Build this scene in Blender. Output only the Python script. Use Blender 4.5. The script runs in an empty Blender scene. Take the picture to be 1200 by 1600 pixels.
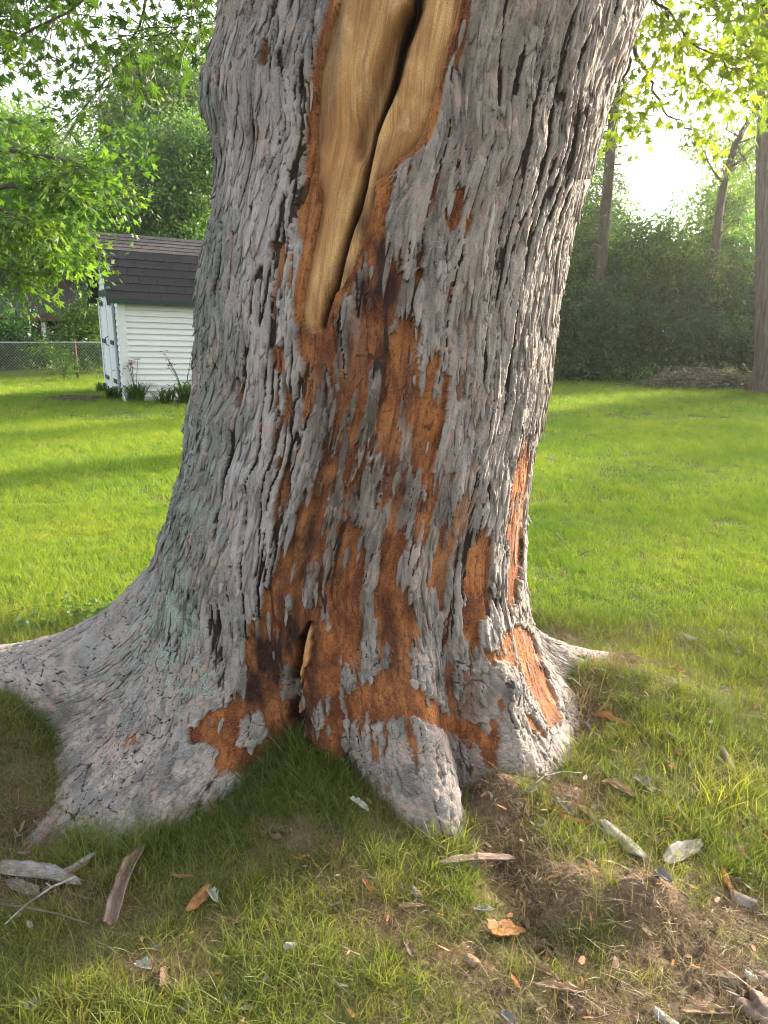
import bpy, math, random
import numpy as np
from mathutils import Vector, Matrix

random.seed(7)
rng = np.random.default_rng(11)
PI = math.pi
scene = bpy.context.scene
COL = scene.collection

# ------------------------------------------------------------------ camera
PITCH = math.radians(14.5)
CAMH = 1.5
cam_d = bpy.data.cameras.new('camera')
cam = bpy.data.objects.new('camera', cam_d)
COL.objects.link(cam)
cam.location = (0, 0, CAMH)
cam.rotation_euler = (PI/2 - PITCH, 0, 0)
cam_d.sensor_fit = 'VERTICAL'
cam_d.sensor_height = 36
cam_d.sensor_width = 27
cam_d.lens = 27
cam_d.clip_start = 0.05
cam_d.clip_end = 1500
cam_d.dof.use_dof = False
cam_d.dof.focus_distance = 2.15
cam_d.dof.aperture_fstop = 9.0
scene.camera = cam

# ------------------------------------------------------------------ light
SUN_AZ = math.radians(52)      # from +Y (into the picture) towards +X (right)
SUN_EL = math.radians(17)
w = bpy.data.worlds.new('World')
scene.world = w
w.use_nodes = True
nt = w.node_tree
nt.nodes.clear()
sky = nt.nodes.new('ShaderNodeTexSky')
sky.sky_type = 'NISHITA'
sky.sun_disc = False
sky.sun_elevation = SUN_EL
sky.sun_rotation = SUN_AZ
sky.air_density = 1.0
sky.dust_density = 4.5
sky.ozone_density = 1.0
bg = nt.nodes.new('ShaderNodeBackground')
bg.inputs['Strength'].default_value = 0.15
wo = nt.nodes.new('ShaderNodeOutputWorld')
hz = nt.nodes.new('ShaderNodeHueSaturation')      # thin even overcast: the blue is washed out
hz.inputs['Saturation'].default_value = 0.30
nt.links.new(sky.outputs[0], hz.inputs['Color'])
nt.links.new(hz.outputs[0], bg.inputs[0])
nt.links.new(bg.outputs[0], wo.inputs[0])
sd = bpy.data.lights.new('sun', 'SUN')
sd.energy = 3.1
sd.angle = math.radians(2.2)
sd.color = (1.0, 0.84, 0.64)
sun = bpy.data.objects.new('sun', sd)
COL.objects.link(sun)
S = Vector((math.sin(SUN_AZ)*math.cos(SUN_EL), math.cos(SUN_AZ)*math.cos(SUN_EL), math.sin(SUN_EL)))
sun.rotation_euler = S.to_track_quat('Z', 'Y').to_euler()
sun.location = (20, 15, 12)
scene.view_settings.view_transform = 'Standard'
scene.view_settings.look = 'None'
scene.view_settings.exposure = 2.38
scene.view_settings.gamma = 1.0
scene.render.engine = 'CYCLES'
scene.cycles.max_bounces = 4
scene.cycles.diffuse_bounces = 3
scene.cycles.glossy_bounces = 1
scene.cycles.transmission_bounces = 3
scene.cycles.filter_width = 1.05
scene.cycles.transparent_max_bounces = 6
scene.cycles.caustics_reflective = False
scene.cycles.caustics_refractive = False
try:
    scene.cycles.use_denoising = True
    scene.cycles.denoiser = 'OPENIMAGEDENOISE'
    scene.cycles.denoising_prefilter = 'ACCURATE'
except Exception:
    pass

# ------------------------------------------------------------------ helpers
def ray(px, py):
    a = (800-py)/1200.0
    return Vector(((px-600)/1200.0, math.cos(PITCH)+a*math.sin(PITCH), -math.sin(PITCH)+a*math.cos(PITCH)))

def P(px, py, Y):
    d = ray(px, py)
    return Vector((0, 0, CAMH)) + d*(Y/d.y)

def G(px, py, z=0.0):
    d = ray(px, py)
    return Vector((0, 0, CAMH)) + d*((z-CAMH)/d.z)

def project(x, y, z):
    f = y*math.cos(PITCH) - (z-CAMH)*math.sin(PITCH)
    u = y*math.sin(PITCH) + (z-CAMH)*math.cos(PITCH)
    f = np.maximum(f, 1e-3)
    return 600+1200*x/f, 800-1200*u/f

def sstep(a, b, x):
    t = np.clip((x-a)/(b-a), 0, 1)
    return t*t*(3-2*t)

def hsh(i, j, seed):
    n = (i.astype(np.int64)*374761393 + j.astype(np.int64)*668265263 + seed*2147483629) & 0xFFFFFFFF
    n = ((n ^ (n >> 13))*1274126177) & 0xFFFFFFFF
    n = ((n ^ (n >> 16))*2246822519) & 0xFFFFFFFF
    n = n ^ (n >> 15)
    return (n & 0xFFFFFF)/float(0x1000000)

def vnoise(x, y, seed=0):
    i = np.floor(x); j = np.floor(y)
    fx = x-i; fy = y-j
    fx = fx*fx*fx*(fx*(fx*6-15)+10); fy = fy*fy*fy*(fy*(fy*6-15)+10)
    a = hsh(i, j, seed); b = hsh(i+1, j, seed); c = hsh(i, j+1, seed); d = hsh(i+1, j+1, seed)
    return (a+(b-a)*fx + (c-a)*fy + (a-b-c+d)*fx*fy)*2-1

def fbm(x, y, oct=4, seed=0):
    s = 0; a = 0.5
    for k in range(oct):
        s = s + a*vnoise(x+k*17.3, y-k*9.1, seed+k*31); x = x*2.03; y = y*2.03; a *= 0.5
    return s

def voronoi(u, v, seed, jit=0.85):
    """f1, edge distance (f2-f1), cell id, offset to the seed"""
    iu = np.floor(u); iv = np.floor(v)
    f1 = np.full(u.shape, 9.0); f2 = np.full(u.shape, 9.0)
    cid = np.zeros(u.shape, np.int64); ou = np.zeros(u.shape); ov = np.zeros(u.shape)
    for di in (-1, 0, 1):
        for dj in (-1, 0, 1):
            ci = iu+di; cj = iv+dj
            sx = ci+0.5+jit*(hsh(ci, cj, seed)-0.5)
            sy = cj+0.5+jit*(hsh(ci, cj, seed+77)-0.5)
            dx = u-sx; dy = v-sy
            d = np.sqrt(dx*dx+dy*dy)
            m = d < f1
            f2 = np.where(m, f1, np.minimum(f2, d))
            cid = np.where(m, (ci.astype(np.int64)+5000)*20000+(cj.astype(np.int64)+5000), cid)
            ou = np.where(m, dx, ou); ov = np.where(m, dy, ov)
            f1 = np.where(m, d, f1)
    return f1, f2-f1, cid, ou, ov

def link(o, parent=None):
    COL.objects.link(o)
    if parent is not None:
        o.parent = parent
    return o

def tag(o, label=None, cat=None, group=None, kind=None):
    if label: o['label'] = label
    if cat: o['category'] = cat
    if group: o['group'] = group
    if kind: o['kind'] = kind
    return o

def empty(name, loc=(0, 0, 0), rz=0.0):
    o = bpy.data.objects.new(name, None)
    o.location = loc; o.rotation_euler = (0, 0, rz)
    o.empty_display_size = 0.1
    COL.objects.link(o)
    return o

def np_mesh(name, verts, faces, mat=None, smooth=True):
    """verts (n,3) array, faces (m,k) array with k = 3 or 4"""
    me = bpy.data.meshes.new(name)
    verts = np.ascontiguousarray(verts, np.float32); faces = np.ascontiguousarray(faces, np.int32)
    n, k = faces.shape
    me.vertices.add(len(verts)); me.vertices.foreach_set('co', verts.ravel())
    me.loops.add(n*k); me.loops.foreach_set('vertex_index', faces.ravel())
    me.polygons.add(n)
    me.polygons.foreach_set('loop_start', np.arange(0, n*k, k, dtype=np.int32))
    me.polygons.foreach_set('loop_total', np.full(n, k, np.int32))
    me.polygons.foreach_set('use_smooth', np.full(n, smooth, bool))
    me.update(calc_edges=True)
    if mat: me.materials.append(mat)
    return me

class MB:
    """collects simple shapes into one mesh"""
    def __init__(s): s.v = []; s.f = []
    def add(s, vs, fs):
        b = len(s.v); s.v += [tuple(q) for q in vs]; s.f += [tuple(i+b for i in f) for f in fs]
    def box(s, x0, x1, y0, y1, z0, z1, M=None):
        vs = [Vector((x, y, z)) for z in (z0, z1) for y in (y0, y1) for x in (x0, x1)]
        if M: vs = [M @ q for q in vs]
        s.add(vs, [(0, 2, 3, 1), (4, 5, 7, 6), (0, 1, 5, 4), (2, 6, 7, 3), (0, 4, 6, 2), (1, 3, 7, 5)])
    def tube(s, pts, rad, n=7, cap=True):
        pts = [Vector(p) for p in pts]
        if not hasattr(rad, '__len__'): rad = [rad]*len(pts)
        rings = []
        up = Vector((0.13, 0.27, 0.95))
        for i, p in enumerate(pts):
            t = (pts[min(i+1, len(pts)-1)]-pts[max(i-1, 0)])
            t = t.normalized() if t.length > 1e-9 else Vector((0, 0, 1))
            a = t.cross(up)
            if a.length < 0.1: a = t.cross(Vector((1, 0, 0)))
            a.normalize(); b = t.cross(a)
            rings.append([p+rad[i]*(math.cos(2*PI*k/n)*a+math.sin(2*PI*k/n)*b) for k in range(n)])
        vs = [q for r in rings for q in r]
        fs = [(i*n+k, i*n+(k+1) % n, (i+1)*n+(k+1) % n, (i+1)*n+k) for i in range(len(pts)-1) for k in range(n)]
        if cap:
            fs.append(tuple(range(n-1, -1, -1))); fs.append(tuple((len(pts)-1)*n+k for k in range(n)))
        s.add(vs, fs)
    def build(s, name, mat, parent=None, smooth=False, link_it=True):
        me = bpy.data.meshes.new(name); me.from_pydata(s.v, [], s.f); me.update()
        if smooth:
            me.polygons.foreach_set('use_smooth', np.full(len(me.polygons), True))
        me.materials.append(mat)
        o = bpy.data.objects.new(name, me)
        if link_it: link(o, parent)
        return o

# ------------------------------------------------------------------ materials
class NT:
    def __init__(s, name):
        s.m = bpy.data.materials.new(name); s.m.use_nodes = True
        s.t = s.m.node_tree; s.t.nodes.clear()
        s.out = s.t.nodes.new('ShaderNodeOutputMaterial')
    def n(s, typ, **kw):
        q = s.t.nodes.new(typ)
        for k, v in kw.items(): setattr(q, k, v)
        return q
    def l(s, a, b): s.t.links.new(a, b)
    def put(s, sock, v):
        if v is None: return
        if isinstance(v, bpy.types.NodeSocket): s.l(v, sock)
        elif isinstance(v, (tuple, list)): sock.default_value = (*v, 1) if len(v) == 3 and len(sock.default_value) == 4 else v
        else: sock.default_value = v
    def noise(s, vec, scale, detail=4, rough=0.55, dist=0.0):
        q = s.n('ShaderNodeTexNoise'); s.put(q.inputs['Vector'], vec)
        q.inputs['Scale'].default_value = scale; q.inputs['Detail'].default_value = detail
        q.inputs['Roughness'].default_value = rough; q.inputs['Distortion'].default_value = dist
        return q.outputs['Fac']
    def mapr(s, v, a, b, c=0.0, d=1.0):
        q = s.n('ShaderNodeMapRange'); s.put(q.inputs[0], v)
        for i, x in zip((1, 2, 3, 4), (a, b, c, d)): q.inputs[i].default_value = x
        return q.outputs[0]
    def mix(s, fac, a, b, mode='MIX'):
        q = s.n('ShaderNodeMix', data_type='RGBA', blend_type=mode)
        s.put(q.inputs[0], fac); s.put(q.inputs[6], a); s.put(q.inputs[7], b)
        return q.outputs[2]
    def math(s, op, a, b=None):
        q = s.n('ShaderNodeMath', operation=op); s.put(q.inputs[0], a)
        if b is not None: s.put(q.inputs[1], b)
        return q.outputs[0]
    def scale(s, vec, sc):
        q = s.n('ShaderNodeMapping'); s.put(q.inputs['Vector'], vec); q.inputs['Scale'].default_value = sc
        return q.outputs[0]
    def attr(s, name):
        q = s.n('ShaderNodeAttribute', attribute_name=name); return q
    def bump(s, h, strength=0.5, dist=0.01):
        q = s.n('ShaderNodeBump'); s.put(q.inputs['Height'], h)
        q.inputs['Strength'].default_value = strength; q.inputs['Distance'].default_value = dist
        return q.outputs[0]
    def principled(s, col, rough=0.8, normal=None, spec=0.3, **kw):
        q = s.n('ShaderNodeBsdfPrincipled'); s.put(q.inputs['Base Color'], col); s.put(q.inputs['Roughness'], rough)
        q.inputs['Specular IOR Level'].default_value = spec
        if normal is not None: s.l(normal, q.inputs['Normal'])
        for k, v in kw.items(): s.put(q.inputs[k], v)
        return q.outputs[0]
    def done(s, sh): s.l(sh, s.out.inputs[0]); return s.m

def simple(name, c1, c2, scale=8, rough=0.8, spec=0.3, bump=0.3, bdist=0.005, stretch=(1, 1, 1), detail=5):
    k = NT(name)
    tc = k.n('ShaderNodeTexCoord').outputs['Object']
    v = k.scale(tc, stretch)
    f = k.noise(v, scale, detail)
    oi = k.n('ShaderNodeObjectInfo').outputs['Random']
    c = k.mix(k.mapr(f, 0.3, 0.7), c1, c2)
    c = k.mix(k.mapr(oi, 0, 1, 0.0, 0.25), c, tuple(0.7*x for x in c1))
    f2 = k.noise(v, scale*6, 3)
    return k.done(k.principled(c, rough, k.bump(k.math('ADD', f, k.math('MULTIPLY', f2, 0.5)), bump, bdist), spec))

def leaf_mat(name, dark, light, yellow, trans=0.45, tcol=None, nscale=0.6, ypos=(0.55, 0.8), rough=0.5):
    """leaf / blade: colour varies from clump to clump and from leaf to leaf; light shines through"""
    k = NT(name)
    oi = k.n('ShaderNodeObjectInfo')
    f = k.noise(oi.outputs['Location'], nscale, 3)
    r = oi.outputs['Random']
    c = k.mix(k.mapr(f, 0.3, 0.7), dark, light)
    g = k.math('ADD', k.math('MULTIPLY', f, 0.55), k.math('MULTIPLY', r, 0.45))
    c = k.mix(k.mapr(g, ypos[0], ypos[1]), c, yellow)
    geo = k.n('ShaderNodeNewGeometry')
    c = k.mix(k.mapr(geo.outputs['Random Per Island'], 0, 1, 0.0, 0.5), c, tuple(0.55*x for x in dark))
    bs = k.principled(c, rough, None, 0.35)
    tr = k.n('ShaderNodeBsdfTranslucent')
    tm = k.mix(1.0, c, tcol or (1.0, 1.0, 0.45), 'MULTIPLY')
    hs = k.n('ShaderNodeHueSaturation'); hs.inputs['Value'].default_value = 1.9; k.l(tm, hs.inputs['Color'])
    k.l(hs.outputs[0], tr.inputs['Color'])
    mx = k.n('ShaderNodeMixShader'); mx.inputs[0].default_value = trans
    k.l(bs, mx.inputs[1]); k.l(tr.outputs[0], mx.inputs[2])
    return k.done(mx.outputs[0])

M = {}
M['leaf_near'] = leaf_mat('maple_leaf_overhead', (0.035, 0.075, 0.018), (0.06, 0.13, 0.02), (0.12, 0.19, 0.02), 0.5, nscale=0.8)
M['leaf_sunny'] = leaf_mat('maple_leaf_backlit', (0.10, 0.16, 0.02), (0.17, 0.23, 0.03), (0.28, 0.30, 0.04), 0.6, nscale=0.8)  # same maple leaf as above, paler: the backlight is put into the colour
M['leaf_bright'] = leaf_mat('maple_leaf_bright', (0.055, 0.13, 0.022), (0.11, 0.21, 0.03), (0.20, 0.28, 0.035), 0.5, nscale=0.5)
M['leaf_green'] = leaf_mat('shrub_leaf_green', (0.045, 0.11, 0.03), (0.085, 0.18, 0.04), (0.14, 0.23, 0.045), 0.4, nscale=0.4)
M['leaf_tall'] = leaf_mat('tall_tree_leaf', (0.09, 0.17, 0.05), (0.15, 0.25, 0.07), (0.22, 0.29, 0.08), 0.45, nscale=0.3)
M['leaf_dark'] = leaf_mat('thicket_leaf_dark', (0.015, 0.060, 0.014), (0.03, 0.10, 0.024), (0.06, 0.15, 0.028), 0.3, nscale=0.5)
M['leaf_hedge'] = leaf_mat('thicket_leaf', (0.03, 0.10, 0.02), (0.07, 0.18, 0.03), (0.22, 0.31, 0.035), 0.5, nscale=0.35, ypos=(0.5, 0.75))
M['needle'] = leaf_mat('spruce_needles', (0.03, 0.06, 0.02), (0.06, 0.10, 0.03), (0.12, 0.15, 0.04), 0.2)
M['leaf_grey'] = leaf_mat('wilted_leaf', (0.10, 0.12, 0.085), (0.20, 0.22, 0.16), (0.24, 0.19, 0.10), 0.2, nscale=2)
M['grass'] = leaf_mat('grass_blade', (0.09, 0.135, 0.03), (0.18, 0.22, 0.045), (0.36, 0.32, 0.10), 0.45, tcol=(1, 1, 0.35), nscale=2.2, ypos=(0.55, 0.85), rough=0.55)
M['grass_far'] = leaf_mat('lawn_blade', (0.13, 0.23, 0.035), (0.21, 0.29, 0.05), (0.38, 0.37, 0.085), 0.5, tcol=(1, 1, 0.3), nscale=0.7, ypos=(0.55, 0.85), rough=0.55)
M['straw'] = leaf_mat('dry_grass', (0.15, 0.11, 0.055), (0.26, 0.20, 0.10), (0.36, 0.29, 0.14), 0.25, nscale=3)
M['lily'] = leaf_mat('daylily_leaf', (0.05, 0.10, 0.02), (0.08, 0.15, 0.03), (0.12, 0.17, 0.04), 0.35, nscale=3)
M['branch'] = simple('branch_bark', (0.07, 0.055, 0.04), (0.15, 0.13, 0.105), 12, 0.9, 0.2, 0.6, 0.01, (1, 1, 0.3))
M['trunk_far'] = simple('old_trunk_bark', (0.07, 0.052, 0.042), (0.18, 0.15, 0.125), 9, 0.9, 0.15, 1.0, 0.03, (2.2, 2.2, 0.25))
M['white_paint'] = simple('white_vinyl', (0.80, 0.82, 0.83), (0.73, 0.76, 0.77), 3, 0.45, 0.4, 0.05, 0.002)
M['blue_white'] = simple('weathered_white_paint', (0.62, 0.68, 0.72), (0.72, 0.76, 0.78), 14, 0.6, 0.3, 0.15, 0.003)
M['dark_green'] = simple('dark_green_paint', (0.012, 0.035, 0.028), (0.02, 0.05, 0.04), 10, 0.5, 0.4, 0.1, 0.002)
M['shingle'] = simple('asphalt_shingle', (0.030, 0.030, 0.034), (0.055, 0.052, 0.055), 45, 0.95, 0.15, 0.5, 0.004)
M['shingle_top'] = simple('faded_shingle', (0.045, 0.040, 0.040), (0.080, 0.070, 0.068), 45, 0.95, 0.15, 0.5, 0.004)
M['rusty'] = simple('rusty_steel', (0.07, 0.035, 0.022), (0.14, 0.075, 0.05), 30, 0.8, 0.3, 0.3, 0.002)
M['steel'] = simple('galvanised_steel', (0.35, 0.35, 0.34), (0.45, 0.45, 0.44), 30, 0.5, 0.4, 0.1, 0.001)
M['brown_board'] = simple('brown_house_paint', (0.085, 0.035, 0.028), (0.12, 0.055, 0.045), 6, 0.7, 0.3, 0.1, 0.003)
M['brick_dark'] = simple('dark_brick', (0.06, 0.028, 0.02), (0.10, 0.045, 0.032), 10, 0.9, 0.2, 0.3, 0.004)
M['window'] = simple('dark_window', (0.01, 0.012, 0.014), (0.015, 0.018, 0.02), 2, 0.08, 0.6, 0.0)
M['lamp_glass'] = simple('floodlight_glass', (0.55, 0.58, 0.60), (0.65, 0.68, 0.70), 5, 0.2, 0.6, 0.0)
M['petal'] = simple('dark_red_petal', (0.22, 0.03, 0.012), (0.45, 0.12, 0.03), 20, 0.6, 0.3, 0.0)
M['stone'] = simple('brown_stone', (0.12, 0.08, 0.06), (0.26, 0.19, 0.155), 14, 0.85, 0.3, 0.5, 0.006)
M['clod'] = simple('soil_crumb', (0.10, 0.068, 0.046), (0.20, 0.145, 0.10), 40, 0.95, 0.1, 0.5, 0.003)
M['mulch'] = simple('mulch', (0.05, 0.035, 0.028), (0.12, 0.09, 0.075), 20, 0.95, 0.1, 0.8, 0.01)
M['leaf_litter'] = simple('dead_leaf', (0.24, 0.115, 0.04), (0.36, 0.20, 0.08), 30, 0.7, 0.3, 0.4, 0.002)
M['leaf_pale'] = simple('pale_dead_leaf', (0.24, 0.25, 0.20), (0.38, 0.38, 0.31), 30, 0.7, 0.3, 0.4, 0.002)
def bark_piece(name, c1, c2, c3):
    k = NT(name)
    tc = k.n('ShaderNodeTexCoord').outputs['Object']
    v = k.scale(tc, (9, 45, 45))
    f = k.noise(v, 2.5, 6, 0.7, 0.8); g = k.noise(k.scale(tc, (9, 9, 9)), 2.0, 3)
    c = k.mix(k.mapr(f, 0.35, 0.62), c1, c2)
    c = k.mix(k.mapr(g, 0.5, 0.68), c, c3)
    return k.done(k.principled(c, 0.85, k.bump(f, 0.9, 0.006), 0.25))
M['bp_grey'] = bark_piece('fallen_bark_grey', (0.11, 0.10, 0.095), (0.24, 0.22, 0.205), (0.31, 0.28, 0.25))
M['bp_white'] = bark_piece('fallen_bark_pale', (0.22, 0.205, 0.19), (0.40, 0.38, 0.35), (0.15, 0.13, 0.115))
M['bp_tan'] = bark_piece('fallen_bark_tan', (0.20, 0.12, 0.07), (0.36, 0.25, 0.155), (0.27, 0.215, 0.17))
M['bp_orange'] = bark_piece('fallen_bark_orange', (0.27, 0.10, 0.035), (0.42, 0.20, 0.085), (0.30, 0.17, 0.10))
M['bp_brown'] = bark_piece('fallen_bark_brown', (0.09, 0.055, 0.038), (0.19, 0.125, 0.09), (0.22, 0.17, 0.135))
M['bp_pink'] = bark_piece('fallen_bark_pinkish', (0.17, 0.10, 0.08), (0.34, 0.25, 0.205), (0.27, 0.225, 0.20))

# ------------------------------------------------------------------ ground relief
BUMPS = []   # (x, y, height, sx, sy)
def add_b(px, py, z, h, sx, sy=None):
    g = G(px, py, z); BUMPS.append((g.x, g.y, h, sx, sy or sx))
BUMPS += [(-0.27, 2.20, 0.13, 0.17, 0.20), (-0.42, 2.02, 0.04, 0.2, 0.15), (-0.1, 2.0, 0.05, 0.16, 0.2),
          (-1.38, 2.42, 0.17, 0.22, 0.17), (-1.7, 2.3, 0.10, 0.3, 0.2), (0.42, 2.16, 0.05, 0.10, 0.1), (0.36, 2.10, 0.05, 0.06, 0.06),
          (1.05, 2.75, 0.07, 0.30, 0.22), (0.85, 2.9, 0.06, 0.3, 0.2)]
add_b(800, 1370, 0, -0.07, 0.075, 0.13)
add_b(845, 1470, 0, -0.05, 0.08, 0.06)
add_b(900, 1400, 0, 0.045, 0.10, 0.08)
add_b(1015, 1420, 0, 0.07, 0.10, 0.07)
add_b(45, 1300, 0, -0.06, 0.13, 0.10)
add_b(60, 1390, 0, -0.02, 0.1, 0.05)
BX = np.array(BUMPS)
def ground_z(x, y):
    x = np.asarray(x, float); y = np.asarray(y, float)
    z = np.zeros(np.broadcast(x, y).shape)
    near = (np.abs(x) < 4) & (y < 6)
    z = z + 0.012*fbm(x*1.1, y*1.1, 3, 5) + 0.03*fbm(x*0.21, y*0.21, 2, 9)*np.clip(y/6, 0, 1)
    for bx, by, h, sx, sy in BX:
        z = z + np.where(near, h*np.exp(-((x-bx)/sx)**2-((y-by)/sy)**2), 0)
    # a low swell round the old tree
    z = z + 0.03*np.exp(-(((x+0.1)/1.1)**2+((y-2.75)/1.0)**2))
    return z
BARE = []   # worn soil: (x, y, rx, ry, strength)
def add_bare(px, py, rx, ry, s=1.0):
    g = G(px, py, 0.0); BARE.append((g.x, g.y, rx, ry, s))
for q in [(790, 1360, .11, .17), (850, 1410, .13, .09), (900, 1395, .10, .08), (850, 1490, .10, .05), (1010, 1430, .14, .10), (1040, 1500, .15, .06),
          (1150, 1560, .15, .09), (40, 1300, .13, .11), (60, 1390, .16, .07), (130, 1400, .1, .05, .7), (905, 1130, .13, .18, .9), (940, 1060, .20, .10, .9), (900, 1250, .12, .10, .9),
          (640, 1290, .10, .06, .6), (760, 1270, .10, .12, 1), (1000, 1330, .2, .1, .4), (850, 1560, .2, .06, .6), (1150, 1420, .13, .1, .7), (950, 1590, .2, .05, .7),
          (470, 1340, .12, .08, .35), (230, 1530, .12, .05, .25), (880, 1000, .12, .14, .8), (720, 1510, .12, .07, .5), (640, 1450, .12, .07, .3), (1000, 1190, .2, .12, .35)]:
    add_bare(*q)
BA = np.array([b for b in BARE])
def bareness(x, y):
    s = np.zeros(np.shape(x))
    for bx, by, rx, ry, st in BA:
        s = np.maximum(s, st*np.exp(-((x-bx)/rx)**2*0.9-((y-by)/ry)**2*0.9))
    n = fbm(x*9, y*9, 3, 40)
    return np.clip(s*1.08 + n*0.5*(s > 0.05) + 0.35*np.clip(fbm(x*2.3, y*2.3, 3, 44)-0.05, 0, 1), 0, 1)

k = NT('ground')
tc = k.n('ShaderNodeTexCoord').outputs['Object']
f = k.noise(tc, 9.0, 6, 0.65); g = k.noise(tc, 60.0, 5, 0.6); h = k.noise(tc, 0.7, 4)
soil = k.mix(k.mapr(f, 0.35, 0.65), (0.085, 0.055, 0.036), (0.19, 0.13, 0.09))
soil = k.mix(k.mapr(g, 0.5, 0.75), soil, (0.26, 0.19, 0.12))
turf = k.mix(k.mapr(g, 0.3, 0.65), (0.05, 0.085, 0.018), (0.12, 0.15, 0.035))
turf = k.mix(k.mapr(h, 0.45, 0.7, 0, 0.6), turf, (0.11, 0.14, 0.02))
sepv = k.n('ShaderNodeSeparateXYZ'); k.l(tc, sepv.inputs[0])
far = k.mapr(sepv.outputs['Y'], 3.0, 7.0)
bare_a = k.attr('bare').outputs['Fac']
gfac = k.math('MAXIMUM', k.math('MULTIPLY', far, 0.9), k.math('SUBTRACT', 0.55, bare_a))
gc = k.mix(gfac, soil, turf)
M['ground'] = k.done(k.principled(gc, 0.95, k.bump(k.math('ADD', f, g), 0.9, 0.02), 0.1))

def make_ground():
    xs = np.unique(np.concatenate([np.linspace(-1.9, 1.9, 420), -1.9-np.geomspace(0.03, 298, 60), 1.9+np.geomspace(0.03, 298, 60)]))
    ys = np.unique(np.concatenate([np.linspace(1.0, 3.6, 300), 1.0-np.geomspace(0.03, 60, 30), 3.6+np.geomspace(0.03, 700, 90)]))
    X, Y = np.meshgrid(xs, ys)
    b = bareness(X, Y)
    near = (np.abs(X) < 1.9) & (Y > 1.0) & (Y < 3.6)
    Z = ground_z(X, Y)
    Z = Z + near*b*(0.018*fbm(X*14, Y*14, 3, 3) + 0.012*np.abs(fbm(X*45, Y*45, 2, 4)))
    v = np.stack([X, Y, Z], -1).reshape(-1, 3)
    nx = len(xs); ny = len(ys)
    i = np.arange((ny-1)*nx).reshape(ny-1, nx)[:, :-1].ravel()
    f = np.stack([i, i+1, i+nx+1, i+nx], 1)
    me = np_mesh('ground', v, f, M['ground'])
    a = me.attributes.new('bare', 'FLOAT', 'POINT'); a.data.foreach_set('value', b.ravel().astype(np.float32))
    o = link(bpy.data.objects.new('ground', me)); tag(o, kind='structure')
make_ground()

# ------------------------------------------------------------------ scatter (geometry nodes)
def src_collection(name, objs):
    c = bpy.data.collections.new(name)
    for o in objs: c.objects.link(o)
    return c

def scatter_group(name, coll):
    g = bpy.data.node_groups.new(name, 'GeometryNodeTree')
    g.interface.new_socket('Geometry', in_out='INPUT', socket_type='NodeSocketGeometry')
    g.interface.new_socket('Geometry', in_out='OUTPUT', socket_type='NodeSocketGeometry')
    N = g.nodes; L = g.links
    gi = N.new('NodeGroupInput'); go = N.new('NodeGroupOutput')
    ci = N.new('GeometryNodeCollectionInfo'); ci.inputs['Collection'].default_value = coll
    ci.inputs['Separate Children'].default_value = True; ci.inputs['Reset Children'].default_value = True
    ip = N.new('GeometryNodeInstanceOnPoints'); ip.inputs['Pick Instance'].default_value = True
    def na(t, nm):
        q = N.new('GeometryNodeInputNamedAttribute'); q.data_type = t; q.inputs['Name'].default_value = nm
        return q.outputs['Attribute']
    L.new(gi.outputs[0], ip.inputs['Points']); L.new(ci.outputs[0], ip.inputs['Instance'])
    L.new(na('INT', 'idx'), ip.inputs['Instance Index'])
    L.new(na('FLOAT_VECTOR', 'rot'), ip.inputs['Rotation'])
    L.new(na('FLOAT_VECTOR', 'scl'), ip.inputs['Scale'])
    L.new(ip.outputs[0], go.inputs[0])
    return g

def scatter(name, pos, rot, scl, idx, group, parent=None):
    pos = np.asarray(pos, np.float32); n = len(pos)
    me = bpy.data.meshes.new(name); me.vertices.add(n); me.vertices.foreach_set('co', pos.ravel())
    a = me.attributes.new('rot', 'FLOAT_VECTOR', 'POINT'); a.data.foreach_set('vector', np.asarray(rot, np.float32).ravel())
    scl = np.asarray(scl, np.float32)
    if scl.ndim == 1: scl = np.repeat(scl[:, None], 3, 1)
    a = me.attributes.new('scl', 'FLOAT_VECTOR', 'POINT'); a.data.foreach_set('vector', scl.ravel())
    a = me.attributes.new('idx', 'INT', 'POINT'); a.data.foreach_set('value', np.asarray(idx, np.int32))
    o = bpy.data.objects.new(name, me); link(o, parent)
    md = o.modifiers.new('scatter', 'NODES'); md.node_group = group
    o['kind'] = 'stuff'
    return o

# ------------------------------------------------------------------ the big maple: shape of trunk and roots
ZT = [-0.3, 0.0, 0.6, 0.705, 0.822, 0.938, 1.05, 1.161, 1.269, 1.375, 1.479, 1.56, 1.641, 1.72, 1.778, 1.874, 1.949, 2.005, 2.06, 2.096, 2.15, 2.186, 2.239, 2.326, 2.412, 2.8, 3.3, 3.7]
CX = [-.14, -.14, -.165, -.165, -.142, -.115, -.096, -.071, -.053, -.043, -.037, -.028, -.015, -.002, .010, .035, .055, .055, .057, .06, .07, .078, .088, .107, .13, .22, .34, .44]
XL = [-.75, -.75, -.775, -.795, -.755, -.72, -.700, -.673, -.653, -.642, -.635, -.624, -.609, -.589, -.565, -.544, -.537, -.542, -.555, -.567, -.57, -.566, -.545, -.524, -.51, -.50, -.50, -.50]
XR = [.45, .45, .46, .470, .478, .495, .508, .531, .547, .556, .561, .57, .580, .59, .603, .627, .645, .655, .669, .675, .69, .70, .721, .745, .769, .90, 1.06, 1.2]
CY0 = 2.75
XL = [v_+float(np.interp(z_, [.5, .6, .8, 1.2, 2, 2.4], [.03, .05, .06, .038, .042, .055])) for v_, z_ in zip(XL, ZT)]
def interp(z, t): return np.interp(z, ZT, t)
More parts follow.
